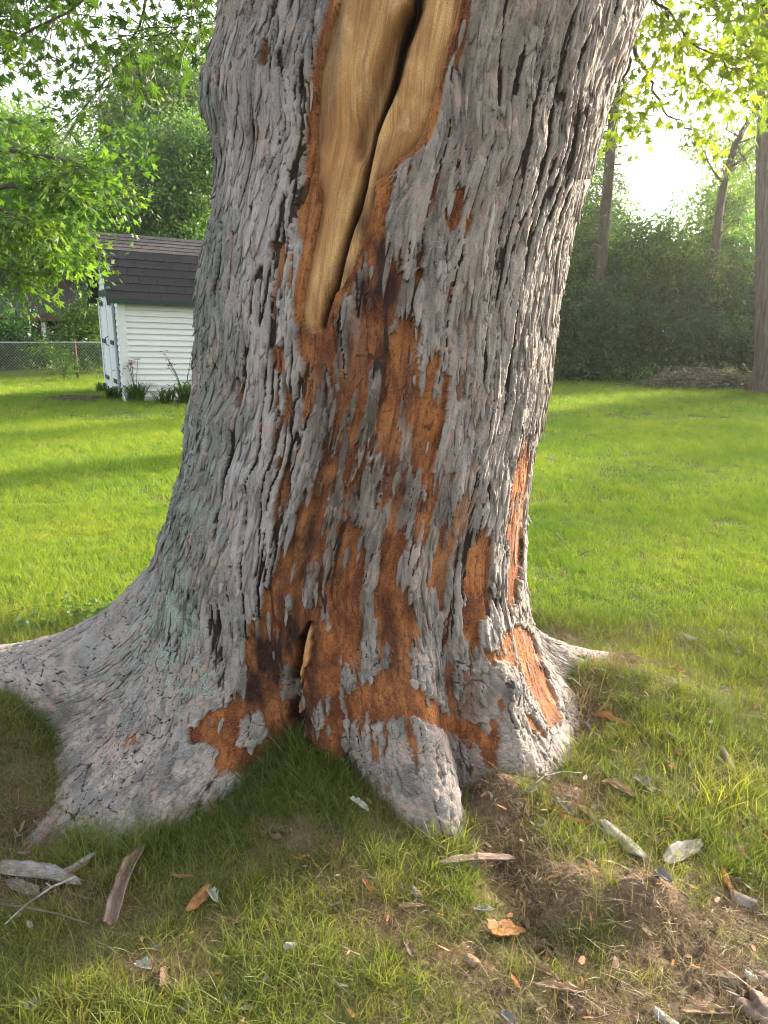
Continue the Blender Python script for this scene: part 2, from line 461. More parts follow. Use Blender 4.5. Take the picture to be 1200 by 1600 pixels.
FA = [(-20, .28, .30), (5, .34, .24), (10, .62, .17), (15, .85, .15), (21, .62, .16), (25, .42, .2), (30, .3, .25), (50, .5, .25), (70, .3, .3), (95, .75, .2), (120, .35, .3),
      (140, .45, .25), (158, .55, .25), (168, 1.6, .155), (175, 2.6, .146), (182, 2.4, .146), (188, 2.0, .155), (193, 1.05, .18), (198, .60, .22), (205, .53, .25), (215, .47, .28),
      (226, .47, .29), (236, .44, .28), (241, .28, .28), (247, .10, .25), (253, -.01, .2), (262, .02, .2), (274, .03, .2), (281, .12, .22), (287, .24, .24),
      (292, .30, .24), (297, .24, .24), (303, .09, .22), (309, .14, .25), (316, .25, .28), (330, .27, .30), (340, .28, .30)]
FA += [(a+360, b, c) for a, b, c in FA if a < 30]
fa = np.array(sorted(FA))
def flare(th):
    d = np.degrees(th)
    # smooth interpolation of foot reach and of how fast it dies out upwards
    def sm(col):
        s = 0
        for off, wt in ((-3, .25), (0, .5), (3, .25)):
            s = s + wt*np.interp((d+off+20) % 360-20, fa[:, 0], fa[:, col])
        return s
    return sm(1), sm(2)
def base_r(th, z):
    cx = interp(z, CX)
    rl = (cx-interp(z, XL))*1.027; rr = (interp(z, XR)-cx)*1.027
    c = np.cos(th)
    r = np.where(c < 0, rl*c*c, rr*c*c) + np.sin(th)**2*(0.61+0.02*np.clip(z-1, -1, 2))
    F, K = flare(th)
    ex = F*np.exp(-np.maximum(z, -0.4)/K)
    dd = (np.degrees(th) % 360)
    ex = ex+.15*np.exp(-((z-.36)/.24)**2)*np.exp(-((dd-181)/15)**2)
    ex = np.minimum(ex, 2.4)
    # fluting that runs up from the roots
    d = np.degrees(th)
    fl = 0
    for a, wd, amp, zz in ((292, 9, .030, .75), (318, 9, .028, .6), (303, 5, -.022, .5), (253, 6, -.045, .40), (238, 12, .02, .8), (205, 8, -.02, 1.0), (274, 7, .012, .6), (343, 7, -.015, .9), (222, 7, .02, 1.3)):
        fl = fl + amp*np.exp(-((d-a)/wd)**2)*np.exp(-(np.maximum(z, 0)/zz)**2)
    # hollow of the scar in the upper trunk
    return r + ex + fl

TH0, TH1 = math.radians(158), math.radians(380)
NF, NB = 640, 44
ths = np.concatenate([np.linspace(TH0, TH1, NF), np.linspace(TH1, TH0+2*PI, NB+2)[1:-1]])
NTH = len(ths)
zA = np.concatenate([np.linspace(3.7, 2.50, 26)[:-1], np.linspace(2.50, 0.85, 590)])
NLOW = 430
rows_z = np.zeros((len(zA)+NLOW, NTH)); rows_r = np.zeros_like(rows_z)
for q, z in enumerate(zA):
    rows_z[q] = z; rows_r[q] = base_r(ths, np.full(NTH, z))
zd = np.concatenate([np.linspace(0.85, 0.30, 200), np.linspace(0.30, -0.16, 700)[1:]])
ZZ, TT = np.meshgrid(zd, ths, indexing='ij')
RRd = base_r(TT, ZZ)
dl = np.sqrt(np.diff(RRd, axis=0)**2*0.8+np.diff(ZZ, axis=0)**2)
cum = np.vstack([np.zeros((1, NTH)), np.cumsum(dl, 0)])
for j in range(NTH):
    s = np.linspace(0, cum[-1, j], NLOW+1)[1:]
    zz = np.interp(s, cum[:, j], zd)
    rows_z[len(zA):, j] = zz
    rows_r[len(zA):, j] = np.interp(s, cum[:, j], RRd[:, j])
NR = rows_z.shape[0]
TH = np.broadcast_to(ths, (NR, NTH))
CXg = interp(rows_z, CX)
X = CXg+rows_r*np.cos(TH); Y = CY0+rows_r*np.sin(TH); Z = rows_z
# arclength down each meridian
seg = np.sqrt(np.diff(X, axis=0)**2+np.diff(Y, axis=0)**2+np.diff(Z, axis=0)**2)
V = np.vstack([np.zeros((1, NTH)), np.cumsum(seg, 0)])
def normals(X, Y, Z):
    def dcol(A): return np.roll(A, -1, 1)-np.roll(A, 1, 1)
    def drow(A): return np.gradient(A, axis=0)
    ax, ay, az = dcol(X), dcol(Y), dcol(Z); bx, by, bz = drow(X), drow(Y), drow(Z)
    nx = by*az-bz*ay; ny = bz*ax-bx*az; nz = bx*ay-by*ax
    l = np.sqrt(nx*nx+ny*ny+nz*nz)+1e-12
    s = np.sign((nx*(X-CXg)+ny*(Y-CY0)).mean())
    return s*nx/l, s*ny/l, s*nz/l
NX, NY, NZ = normals(X, Y, Z)
PX, PY = project(X, Y, Z)
facing = (NX*(0-X)+NY*(0-Y)+NZ*(CAMH-Z)) > 0
# ---- masks drawn on the trunk face (polygons in photograph units, thrown onto the surface)
def raster(polys, W=600, H=800):
    m = np.zeros((H, W), bool)
    yy, xx = np.mgrid[0:H, 0:W]; xx = xx*2.0+1; yy = yy*2.0+1
    for poly in polys:
        p = np.array(poly, float); x0, y0 = p.min(0)-3; x1, y1 = p.max(0)+3
        a, b = max(0, int(y0//2)), min(H, int(y1//2)+2); c, d = max(0, int(x0//2)), min(W, int(x1//2)+2)
        sx = xx[a:b, c:d]; sy = yy[a:b, c:d]; ins = np.zeros(sx.shape, bool)
        n = len(p)
        for i in range(n):
            ax, ay = p[i]; bx, by = p[(i+1) % n]
            if ay == by: continue
            ins ^= ((ay > sy) != (by > sy)) & (sx < (bx-ax)*(sy-ay)/(by-ay)+ax)
        m[a:b, c:d] |= ins
    return m.astype(np.float32)
def blur(m, r):
    for _ in range(2):
        for ax in (0, 1):
            c = np.cumsum(np.concatenate([np.repeat(np.take(m, [0], ax), r+1, ax), m, np.repeat(np.take(m, [-1], ax), r, ax)], ax), ax)
            n = m.shape[ax]
            m = (np.take(c, range(2*r+1, 2*r+1+n), ax)-np.take(c, range(0, n), ax))/(2*r+1)
    return m
def sample(img, px, py):
    x = np.clip(px/2.0-0.5, 0, 598.9); y = np.clip(py/2.0-0.5, 0, 798.9)
    i = x.astype(int); j = y.astype(int); fx = x-i; fy = y-j
    return (img[j, i]*(1-fx)+img[j, i+1]*fx)*(1-fy)+(img[j+1, i]*(1-fx)+img[j+1, i+1]*fx)*fy

WOOD_L = [(531, -90), (529, 0), (516, 37), (501, 105), (496, 150), (492, 187), (494, 244), (492, 285), (501, 300), (496, 337), (488, 375), (481, 412), (473, 450), (469, 487), (475, 525), (482, 518), (488, 526), (494, 518), (501, 520), (507, 491), (520, 450), (531, 405), (550, 345), (565, 315), (569, 270), (580, 210), (602, 161), (625, 112), (640, 49), (657, 0), (668, -90)]
WOOD_R = [(668, -90), (657, 0), (640, 49), (625, 112), (602, 161), (580, 210), (569, 270), (565, 315), (550, 345), (531, 405), (524, 440), (520, 461), (526, 458), (534, 452), (542, 436), (550, 424), (560, 398), (569, 375), (578, 345), (584, 319), (587, 285), (602, 277), (614, 259), (621, 249), (644, 236), (662, 210), (677, 169), (687, 131), (696, 94), (711, 49), (722, 0), (735, -90)]
HOLLOW = [(655, -90), (646, 0), (625, 22), (611, 45), (600, 78), (588, 112), (572, 155), (561, 190), (556, 225), (560, 252), (570, 250), (578, 215), (586, 190), (606, 152), (623, 112), (632, 70), (650, 40), (662, 0), (672, -90)]
CRACK = [(664, -90), (655, 5), (632, 65), (622, 110), (604, 156), (583, 205), (574, 250), (567, 290), (558, 325), (545, 360), (532, 402), (521, 445), (509, 485), (503, 512)]
CRACK2 = [(484, 975), (474, 1005), (467, 1040), (460, 1075), (463, 1110), (462, 1150), (455, 1180)]
ORANGE = [
 [(488, 275), (501, 300), (496, 337), (488, 375), (481, 412), (473, 450), (469, 487), (475, 525), (500, 518), (506, 500), (530, 520), (530, 560), (542, 600), (545, 650), (536, 690), (512, 715), (496, 705), (505, 690), (520, 668), (528, 640), (518, 600), (508, 560), (495, 575), (480, 560), (468, 560), (464, 480), (452, 466), (455, 420), (461, 360), (476, 300)],
 [(614, 259), (602, 277), (587, 285), (584, 319), (569, 375), (550, 424), (531, 454), (515, 495), (512, 505), (532, 488), (548, 458), (566, 446), (580, 470), (575, 505), (600, 512), (618, 502), (612, 555), (607, 600), (603, 660), (597, 700), (604, 716), (614, 706), (622, 735), (608, 752), (597, 770), (594, 830), (591, 885), (605, 905), (622, 912), (636, 872), (648, 830), (655, 800), (661, 765), (672, 742), (678, 715), (692, 680), (697, 620), (702, 590), (690, 583), (680, 600), (668, 625), (652, 600), (650, 550), (655, 510), (640, 490), (652, 455), (665, 430), (655, 418), (640, 440), (620, 420), (606, 395), (600, 370), (606, 330), (612, 300)],
 [(672, 748), (690, 735), (707, 740), (704, 790), (692, 840), (688, 900), (678, 922), (664, 905), (652, 930), (650, 880), (656, 830), (668, 790)],
 [(668, 560), (690, 535), (684, 570), (672, 600), (660, 610)],
 [(447, 830), (470, 800), (480, 765), (500, 790), (522, 800), (552, 760), (556, 795), (545, 830), (560, 845), (575, 860), (582, 890), (600, 905), (640, 935), (668, 945), (668, 980), (655, 1010), (636, 1020), (640, 1050), (655, 1085), (680, 1100), (700, 1118), (740, 1130), (775, 1122), (778, 1145), (776, 1200), (760, 1200), (745, 1160), (700, 1145), (670, 1130), (640, 1120), (600, 1120), (580, 1132), (562, 1150), (560, 1190), (562, 1240), (540, 1235), (500, 1195), (440, 1185), (405, 1175), (398, 1200), (340, 1215), (335, 1190), (350, 1165), (300, 1162), (293, 1145), (340, 1105), (380, 1085), (378, 1050), (385, 1000), (402, 960), (418, 925), (435, 890)],
 [(745, 815), (758, 825), (764, 870), (767, 930), (762, 962), (744, 972), (752, 1010), (778, 1022), (764, 1050), (732, 1042), (722, 960), (725, 900), (735, 850)],
 [(812, 695), (824, 680), (830, 700), (818, 780), (811, 850), (808, 900), (802, 948), (790, 950), (795, 880), (789, 820), (790, 770)],
 [(785, 985), (805, 975), (822, 985), (838, 1015), (850, 1050), (864, 1090), (875, 1135), (855, 1140), (838, 1105), (815, 1065), (798, 1042), (778, 1032), (780, 1005)],
 [(815, 1110), (830, 1120), (850, 1150), (845, 1160), (825, 1140)],
 [(826, 1212), (845, 1215), (862, 1245), (858, 1260), (835, 1250)],
 [(707, 292), (733, 290), (722, 340), (702, 362), (692, 340)], [(775, 288), (797, 218), (803, 225), (792, 262), (780, 292)],
 [(724, -60), (752, -60), (750, 0), (746, 40), (733, 72), (716, 112), (706, 108), (715, 55)], [(655, 235), (663, 215), (660, 255), (650, 290), (638, 302), (636, 270)],
 [(412, 64), (425, 70), (430, 108), (416, 112)], [(376, 585), (388, 592), (383, 628), (371, 632), (370, 605)],
 [(548, 560), (572, 552), (568, 598), (555, 618)], [(560, 850), (574, 862), (577, 905), (562, 890)], [(470, 590), (486, 600), (492, 640), (478, 652), (466, 620)],
 [(205, 1150), (222, 1140), (215, 1165), (188, 1175)], [(436, 710), (446, 700), (446, 735), (437, 738)], [(732, 240), (738, 262), (728, 268)], [(846, 590), (852, 600), (846, 640), (840, 630)],
 [(398, 195), (412, 190), (414, 212), (400, 215)]]
ISL = [
 [(568, 950), (590, 965), (604, 1000), (614, 1020), (610, 1042), (572, 1062), (548, 1080), (528, 1062), (533, 1040), (555, 1018), (566, 990)],
 [(640, 998), (700, 988), (722, 995), (724, 1050), (745, 1060), (775, 1050), (780, 1112), (745, 1118), (700, 1108), (680, 1095), (655, 1082), (636, 1065), (632, 1035)],
 [(488, 1112), (508, 1078), (522, 1088), (508, 1130), (495, 1142)], [(480, 875), (506, 880), (495, 922), (484, 950), (470, 946)], [(450, 915), (462, 940), (456, 975), (450, 945)],
 [(530, 1150), (560, 1118), (578, 1108), (572, 1145), (548, 1188), (532, 1180)], [(625, 880), (640, 850), (655, 830), (652, 880), (656, 935), (640, 945), (628, 935)], [(370, 1130), (400, 1105), (418, 1130), (405, 1165), (375, 1170)],
 [(690, 880), (715, 860), (722, 905), (718, 980), (690, 990), (678, 940)], [(605, 730), (615, 700), (622, 715), (612, 748)], [(640, 760), (655, 720), (662, 730), (650, 800), (640, 850), (632, 830)],
 [(520, 820), (545, 800), (545, 850), (528, 880), (515, 870)], [(570, 870), (592, 880), (596, 930), (578, 945), (566, 915)], [(660, 920), (675, 930), (680, 980), (668, 985)]]
mw = raster([WOOD_L, WOOD_R]); mo = raster(ORANGE); mi = raster(ISL); mh = raster([HOLLOW])
mw_s = blur(mw, 1); mw_b = blur(mw, 7); mh_b = blur(mh, 3); mo_s = blur(np.clip(mo-mi, 0, 1), 2)
wl_b = blur(raster([WOOD_L])*(1-mh), 6); wr_b = blur(raster([WOOD_R]), 5)
def polydist(px, py, pts):
    best = np.full(px.shape, 1e9); tt = np.zeros(px.shape)
    n = len(pts)-1
    for i in range(n):
        ax, ay = pts[i]; bx, by = pts[i+1]
        t = np.clip(((px-ax)*(bx-ax)+(py-ay)*(by-ay))/((bx-ax)**2+(by-ay)**2), 0, 1)
        d = np.hypot(px-ax-t*(bx-ax), py-ay-t*(by-ay))
        m = d < best; best = np.where(m, d, best); tt = np.where(m, (i+t)/n, tt)
    return best, tt

U = TH*0.62
wu = U + .030*fbm(U*3.2, V*1.3, 3, 1) + .009*fbm(U*11, V*4.5, 3, 2) + 0.0025*fbm(U*60, V*24, 2, 3)
wv = V + .05*fbm(U*5, V*3, 2, 4) + .012*fbm(U*30, V*14, 2, 8)
# the left flank swirls round old burls
for bx, by, s, am in ((395, 745, 55, .05), (345, 655, 40, .05), (330, 560, 40, .02), (790, 1075, 40, .04), (295, 790, 40, .05)):
    gg = np.exp(-((PX-bx)/s)**2-((PY-by)/s)**2)*facing
    wu = wu + gg*am*(PY-by)/s*0.6; wv = wv - gg*am*(PX-bx)/s
low = sstep(0.62, 0.40, Z + 0.12*fbm(U*3, V*3, 2, 6))          # blocky scaly bark near the ground
wu = wu + .0035*fbm(U*150, V*45, 2, 31)
wv = wv + .006*fbm(U*120, V*60, 2, 32)
fA = voronoi(wu/.036, wv/.30, 10); fB = voronoi(wu/.015, wv/.105, 20); fC = voronoi(wu/.0075, wv/.034, 30)
gA = voronoi(wu/.028, wv/.075, 15); gB = voronoi(wu/.0125, wv/.026, 25)
def plate(f, seed, sharp, tilt, keep):
    f1, e, cid, ou, ov = f
    rnd = hsh(cid, cid*0+3, seed)
    r2 = hsh(cid, cid*0+9, seed)
    edge = sstep(0.0, sharp, e)
    edge = 1-(1-edge)*keep
    return edge, rnd, edge*0.5 + (0.5*rnd + tilt*(ou*(r2*1.4-.2) - ov*0.5))*sstep(0, .06, e)
m1 = .35+.65*sstep(-.05, .15, fbm(U*9, V*5, 3, 33)); m2 = .15+.6*sstep(-.05, .2, fbm(U*16, V*8, 3, 34)); m3 = sstep(-.1, .3, fbm(U*30, V*16, 2, 35))
eA, rA, hA = plate(fA, 1, .13, .6, m1); eB, rB, hB = plate(fB, 2, .16, .7, m2); eC, rC, hC = plate(fC, 3, .3, .5, m3)
eG, rG, hG = plate(gA, 4, .09, .6, m1*.7+.3); eH, rH, hH = plate(gB, 5, .14, .8, m2*.7+.3)
leftw = sstep(620, 380, PX)*facing; rightw = sstep(700, 900, PX)
swirl = np.exp(-((PX-340)/110)**2-((PY-690)/150)**2)*facing
# long wandering fissures: zero lines of a stretched noise
fz1 = np.abs(fbm(wu*17, wv*1.1, 4, 36)); fz2 = np.abs(fbm(wu*36, wv*2.6, 4, 37)); fz3 = np.abs(fbm(wu*24+9, wv*1.8+5, 4, 44))
fis1 = (1-sstep(0.0, .034, fz1)); fis2 = (1-sstep(0.0, .04, fz2))*sstep(-.3, .0, fbm(U*9, V*5, 2, 45))
fis1 = np.maximum(fis1, .8*(1-sstep(0, .028, fz3))*sstep(-.15, .05, fbm(U*5, V*3, 2, 46)))
fissure = (1-sstep(.020, .052, fz1))*sstep(-.45, -.2, fbm(U*6, V*3, 2, 47))*(1-.7*low)
fis1 = np.maximum(fis1, fissure)
# flaky layers: terraces of another stretched noise
def terr(a, b, n, seed, soft=.14):
    t = (fbm(a, b, 4, seed)+1)*n
    fl = np.floor(t); fr = t-fl
    return fl+sstep(0, soft, fr)+0.25*fr, fl
tA, lA = terr(wu*11, wv*2.2, 5, 38); tB, lB = terr(wu*34, wv*8, 5, 39, .2)
lA = hsh(lA+50, np.floor(wu*4+2*fbm(U*3, V*2, 2, 41)), 5)
hi = 0.0062*hA*(0.8+0.6*leftw) + 0.0034*hB + 0.0014*hC + 0.0026*(tA-5) + 0.0014*(tB-5) - 0.008*fis1*(.7+.7*leftw) - 0.006*fissure - 0.0050*fis2*(.7+.5*leftw)
wrk = (1-sstep(0, .05, np.abs(fbm(wu*9, wv*48, 3, 48))))*sstep(-.25, .05, fbm(U*6, V*6, 2, 49))
lo = -0.0026*wrk + 0.0062*hG + 0.0034*hH + 0.0014*hC + 0.0018*(tA-5) + 0.0013*(tB-5) - .005*fis2 - .006*fis1
fine = fbm(U*110, V*26, 3, 50)
ridge = 1-np.abs(fbm(wu*12, wv*1.8, 3, 52))*2.2
H = hi*(1-low)+lo*low + 0.0014*fine + 0.0045*ridge*(0.35+1.1*leftw)*(1-.6*low)
H = H + 0.006*leftw*(1-.7*low)*(1-np.abs(fbm(wu*10, wv*2.0, 3, 57))*2) + 0.012*swirl*fbm(wu*22, wv*9, 3, 58)
H = H + 0.003 + 0.004*leftw
# cell-wise ragged edges of the peeled areas
def cellmean(cid, A):
    u, inv = np.unique(cid.ravel(), return_inverse=True)
    c = np.bincount(inv); return (np.bincount(inv, A.ravel())/c)[inv].reshape(A.shape)
cidS = np.where(low > .5, gB[2]+10**9, fB[2])
vm = sample(mo_s, PX+3*fbm(U*40, V*15, 2, 60), PY+8*fbm(U*40, V*15, 2, 61))*facing
cm = cellmean(cidS, vm)
rem = vm*0.50+cm*0.50+0.30*fbm(U*55, V*12, 4, 62)
orange = sstep(.43, .50, rem)
skin = sstep(.06, .10, fbm(wu*26+3, wv*3.2, 4, 66)-.30*sstep(760, 880, PY)-.02)
midz = np.exp(-((PX-545)/75)**4-((PY-700)/200)**4)*facing
torn = sstep(.12, .16, fbm(wu*24+7, wv*3.0, 4, 67))*midz
torn2 = sstep(.20, .24, fbm(wu*30+17, wv*4.0, 4, 68)+.12*(np.exp(-((PX-560)/190)**2-((PY-820)/330)**2)))*facing*(PX > 430)*sstep(760, 700, PX)*(PY > 380)
skin = skin*orange*facing
orange = np.maximum(orange*(1-skin), np.maximum(torn, torn2*.9))
vis_fr = facing & (PX > -20) & (PX < 1220) & (PY > -120) & (PY < 1500)
# small scattered peeled specks, more in the stained middle
speck = (hsh(cidS, cidS*0+21, 8) > 0.965) & (PX > 360) & (PX < 900) & (PY > 250) & facing
orange = np.maximum(orange, sstep(.25, .6, fbm(U*30, V*10, 3, 63)+0.25)*speck)
wood = sstep(.42, .58, sample(mw_s, PX+2.0*fbm(U*25, V*12, 3, 64), PY+5*fbm(U*20, V*8, 2, 65)))*facing
hol = sample(mh_b, PX, PY)*facing
dome = np.clip((sample(wl_b, PX, PY)-.35)*1.5, 0, 1)+np.clip((sample(wr_b, PX, PY)-.35)*1.5, 0, 1)
ckd, ckt = polydist(PX+2*fbm(U*30, V*20, 2, 70), PY, CRACK)
cw = np.interp(ckt, [0, .15, .35, .6, .85, 1], [10, 8, 5, 4, 5, 3.5])
ck = np.exp(-(ckd/cw)**2)*facing*(Z > 1.2)
c2d, c2t = polydist(PX+6*fbm(U*30, V*20, 3, 72), PY, CRACK2)
ck2 = np.exp(-(c2d/np.interp(c2t, [0, .3, .7, 1], [3, 6, 9, 8]))**2)*facing*(Z < .8)
inner = -0.002 - .0022*wrk*low + 0.0012*(terr(wu*30, wv*7, 4, 84, .2)[0]-4) + 0.0030*fbm(wu*60, wv*18, 4, 80) - .004*fis2 - .003*fis1 + 0.003*np.minimum(eB, 1)*low + 0.0014*(1-np.abs(fbm(wu*35, wv*70, 3, 81))*2)*low + 0.0012*eC
woodh = -0.022 + 0.020*np.clip(dome, 0, 1) + 0.0022*fbm(U*60+.6*fbm(U*9, V*5, 2, 86), V*3, 4, 82) + 0.005*fbm(U*8, V*3.5, 3, 83) - 0.0025*(1-sstep(0, .05, np.abs(fbm(U*22, V*.9, 3, 85)))) - 0.045*hol*(1-.3*ck)
rim = np.clip(sample(mw_b, PX, PY)*4.5-.6+.5*fbm(U*14, V*6, 3, 71), 0, 1)*facing
H = H*(1-rim)+(.004+.003*fbm(U*20, V*6, 3, 69))*rim
orange = np.maximum(orange, sstep(.25, .55, rim+.5*fbm(U*50, V*9, 3, 70)))
H = H*(1-skin)+(inner+.0028)*skin
Hs = H*(1-orange)+inner*orange
Hs = Hs*(1-wood)+woodh*wood
Hs = Hs - 0.075*ck - 0.06*ck2
# swollen lip beside the upper scar and beside the lower crack, burls, knot
def gb(bx, by, sx, sy, am):
    return am*np.exp(-((PX-bx)/sx)**2-((PY-by)/sy)**2)*facing
Hs = Hs + gb(395, 745, 38, 30, .030)+gb(345, 655, 30, 22, .022)+gb(372, 610, 18, 26, -.022)+gb(300, 800, 22, 45, .022)+gb(420, 690, 20, 60, .012)
Hs = Hs + gb(792, 1078, 17, 26, .028)+gb(764, 1095, 9, 18, -.02)+gb(820, 1100, 10, 30, -.008)+gb(705, 1240, 26, 60, .010)+gb(715, 1215, 5, 40, -.025)
Hs = Hs + gb(500, 1060, 22, 90, .018)+gb(440, 1070, 14, 80, .012)+gb(330, 220, 14, 90, .01)+gb(470, 830, 14, 30, .012)
Hs = Hs + gb(560, 1000, 25, 160, .012)+gb(640, 900, 30, 200, .008)
back = ~facing
X2 = X+NX*Hs; Y2 = Y+NY*Hs; Z2 = Z+NZ*Hs
# ---- surface masks handed to the material
stain_shade = 0*X
for bx, by, sx, sy, am in ((600, 450, 28, 38, .95), (590, 400, 22, 40, .6), (470, 1090, 30, 75, .9), (520, 1195, 42, 32, .75), (472, 835, 26, 50, .7), (430, 1030, 45, 75, .55), (632, 772, 16, 28, .75), (520, 640, 40, 120, .4),
                           (500, 980, 60, 40, .45), (560, 560, 50, 70, .35), (480, 520, 22, 20, .2), (590, 300, 14, 40, .35), (690, 780, 16, 40, .4), (460, 1150, 18, 60, 1.0), (620, 950, 60, 50, .25), (440, 940, 30, 60, .45),
                           (575, 440, 60, 30, .6), (560, 350, 16, 60, .45), (440, 985, 40, 60, .6), (500, 900, 50, 60, .5), (400, 1060, 30, 40, .6), (545, 830, 30, 40, .4), (480, 1165, 30, 30, .9), (645, 640, 14, 60, .35), (610, 1000, 25, 60, .4), (425, 1020, 42, 65, .95), (400, 1090, 30, 30, .6), (455, 1000, 40, 90, .75), (470, 900, 35, 60, .6), (600, 520, 12, 90, .4), (540, 1190, 30, 30, .8), (405, 205, 10, 14, .8), (420, 95, 8, 20, .5), (720, 110, 14, 30, .4), (700, 1060, 60, 14, .35), (745, 1100, 30, 20, .45)):
    stain_shade = np.maximum(stain_shade, am*np.exp(-((PX-bx)/sx)**2-((PY-by)/sy)**2))
stain_shade = np.clip(stain_shade*(1.0+2.2*fbm(U*30, V*10, 4, 90)), 0, 1)*facing
stain_shade = np.maximum(stain_shade, np.clip(hol*.55*(1+fbm(U*30, V*5, 3, 96))+ck*1.0+ck2, 0, 1))  # shade of the hollow and splits painted in on top of the stains
stain_shade = np.maximum(stain_shade, .55*wood*np.clip(fbm(U*26, V*3.0, 4, 97)*2.2-.15+.35*(PX > 640)*(PY < 200)+.5*np.exp(-((PX-505)/10)**2)*(PY > 330), 0, 1))
zn = fbm(U*12, V*4, 4, 110)
lav = np.clip((np.exp(-((PX-(425+.02*(PY-600)))/62)**4-((PY-560)/420)**4)*.9+np.exp(-((PX-400)/60)**2-((PY-800)/90)**2)*.5+.3*np.exp(-((PX-610)/40)**2-((PY-960)/120)**2)+.45*np.exp(-((PX-740)/60)**2-((PY-700)/250)**2))*(1+1.6*zn), 0, 1)*facing*(1-orange)
moss = np.clip((np.exp(-((PX-(325-.12*np.maximum(PY-550, 0)))/42)**2)*(PY > 120)*(PY < 1000)*.95+.7*np.exp(-((PX-375)/30)**2-((PY-665)/40)**2)+.5*np.exp(-((PX-720)/40)**2-((PY-1050)/60)**2))*(1+1.8*fbm(U*10, V*6, 4, 111)), 0, 1)*facing*(1-orange)
warm = np.clip(.25+.75*sstep(560, 760, PX)+.9*skin, 0, 1)*facing  # browner bark to the right, with the warm light there put into the colour
midbrown = skin*.7+np.exp(-((PX-548)/72)**4-((PY-700)/240)**4)*facing*sstep(-.5, .1, fbm(U*14, V*5, 3, 95))
lich = 0*X
for bx, by, sx, sy, am in ((260, 960, 60, 90, 1), (300, 1050, 60, 60, .8), (230, 1010, 50, 50, .7), (320, 760, 40, 120, .5), (330, 330, 22, 300, .45), (180, 1080, 80, 60, .5), (300, 1130, 90, 60, .35), (260, 880, 30, 50, .6)):
    lich = np.maximum(lich, am*np.exp(-((PX-bx)/sx)**2-((PY-by)/sy)**2))
lich = np.clip(lich*1.3*sstep(-.05, .25, fbm(U*45, V*40, 4, 91)+.3*fbm(U*8, V*6, 2, 92)), 0, 1)*facing*(1-orange)
pale = np.clip(np.exp(-((PX-200)/150)**2-((PY-1200)/110)**2)+.9*np.exp(-((PX-650)/80)**2-((PY-1230)/80)**2)+.8*np.exp(-((PX-830)/60)**2-((PY-1190)/60)**2)+.7*np.exp(-((PX-100)/120)**2-((PY-1080)/60)**2), 0, 1)
pale = pale*facing*(1-orange)
sliver = np.zeros(X.shape)
for pts, wd in (([(486, 982), (484, 1008), (479, 1030)], 5), ([(474, 1040), (470, 1062), (466, 1070)], 3.5), ([(466, 1085), (472, 1108)], 3)):
    d, t = polydist(PX+3*fbm(U*60, V*40, 2, 94), PY, pts); sliver = np.maximum(sliver, sstep(wd+1.5, wd-1.5, d)*facing)
Hs2 = 0.03*sliver
X2 += NX*Hs2; Y2 += NY*Hs2; Z2 += NZ*Hs2
woodc = np.clip(np.maximum(wood, sliver), 0, 1)
stain_shade = stain_shade*(1-sliver)
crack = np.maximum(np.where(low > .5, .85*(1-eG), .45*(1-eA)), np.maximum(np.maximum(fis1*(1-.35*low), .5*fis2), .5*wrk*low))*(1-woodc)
rnd = np.clip(np.where(low > .5, .4*rG+.3*rH, .3*rA+.35*rB) + .35*lA + .12*(tB-5), 0, 1)
dark_knot = np.exp(-(((PX-792)/15)**2+((PY-1078)/23)**2)**2)*facing
# ---- split into objects
big = np.where(low > .5, gA[2]+10**9, fA[2])
idx = np.arange(NR*NTH).reshape(NR, NTH)
a = idx[:-1, :].ravel(); b = np.roll(idx, -1, 1)[:-1, :].ravel(); c = np.roll(idx, -1, 1)[1:, :].ravel(); d = idx[1:, :].ravel()
quads = np.stack([a, b, c, d], 1)
fc = big.ravel()[a]
isw = (woodc.ravel()[a] > .5)
iso = (orange.ravel()[a] > .5) & ~isw
# root sectors
deg = np.degrees(np.broadcast_to(ths, (NR, NTH)).ravel()[a]) % 360
zf = Z.ravel()[a]; rf = rows_r.ravel()[a]
def sect(lo, hi): return (deg >= lo) & (deg < hi)
root_id = np.zeros(len(a), int)
rough_line = 0.06*fbm(deg*0.12, deg*0.05, 3, 99)
for i, (lo_, hi_, zt, rm) in enumerate(((160, 193, .42, .80), (193, 247, .34, .80), (277, 303, .24, .68), (303, 346, .22, .66), (6, 27, .30, .72), (80, 112, .35, .8)), 1):
    root_id[sect(lo_, hi_) & (zf < zt+rough_line) & (rf > rm)] = i
pyf = PY.ravel()[a]; pxf = PX.ravel()[a]; ff = facing.ravel()[a]
seen = ff & (pxf > 0) & (pxf < 1200) & (pyf > 0) & (pyf < 1330) & (Z.ravel()[a] > ground_z(X.ravel()[a], Y.ravel()[a])-0.01)
# projected area of every bark cell
x4 = PX.ravel()[quads]; y4 = PY.ravel()[quads]
area = 0.5*np.abs((x4[:, 0]-x4[:, 2])*(y4[:, 1]-y4[:, 3])-(x4[:, 1]-x4[:, 3])*(y4[:, 0]-y4[:, 2]))
barkf = ~isw & ~iso
u, inv = np.unique(fc, return_inverse=True)
ar = np.bincount(inv, area*seen*barkf)
order = np.argsort(-ar)[:300]
plate_of = np.full(len(u), -1); plate_of[order] = np.arange(len(order))
pl = plate_of[inv]; pl[~barkf] = -1

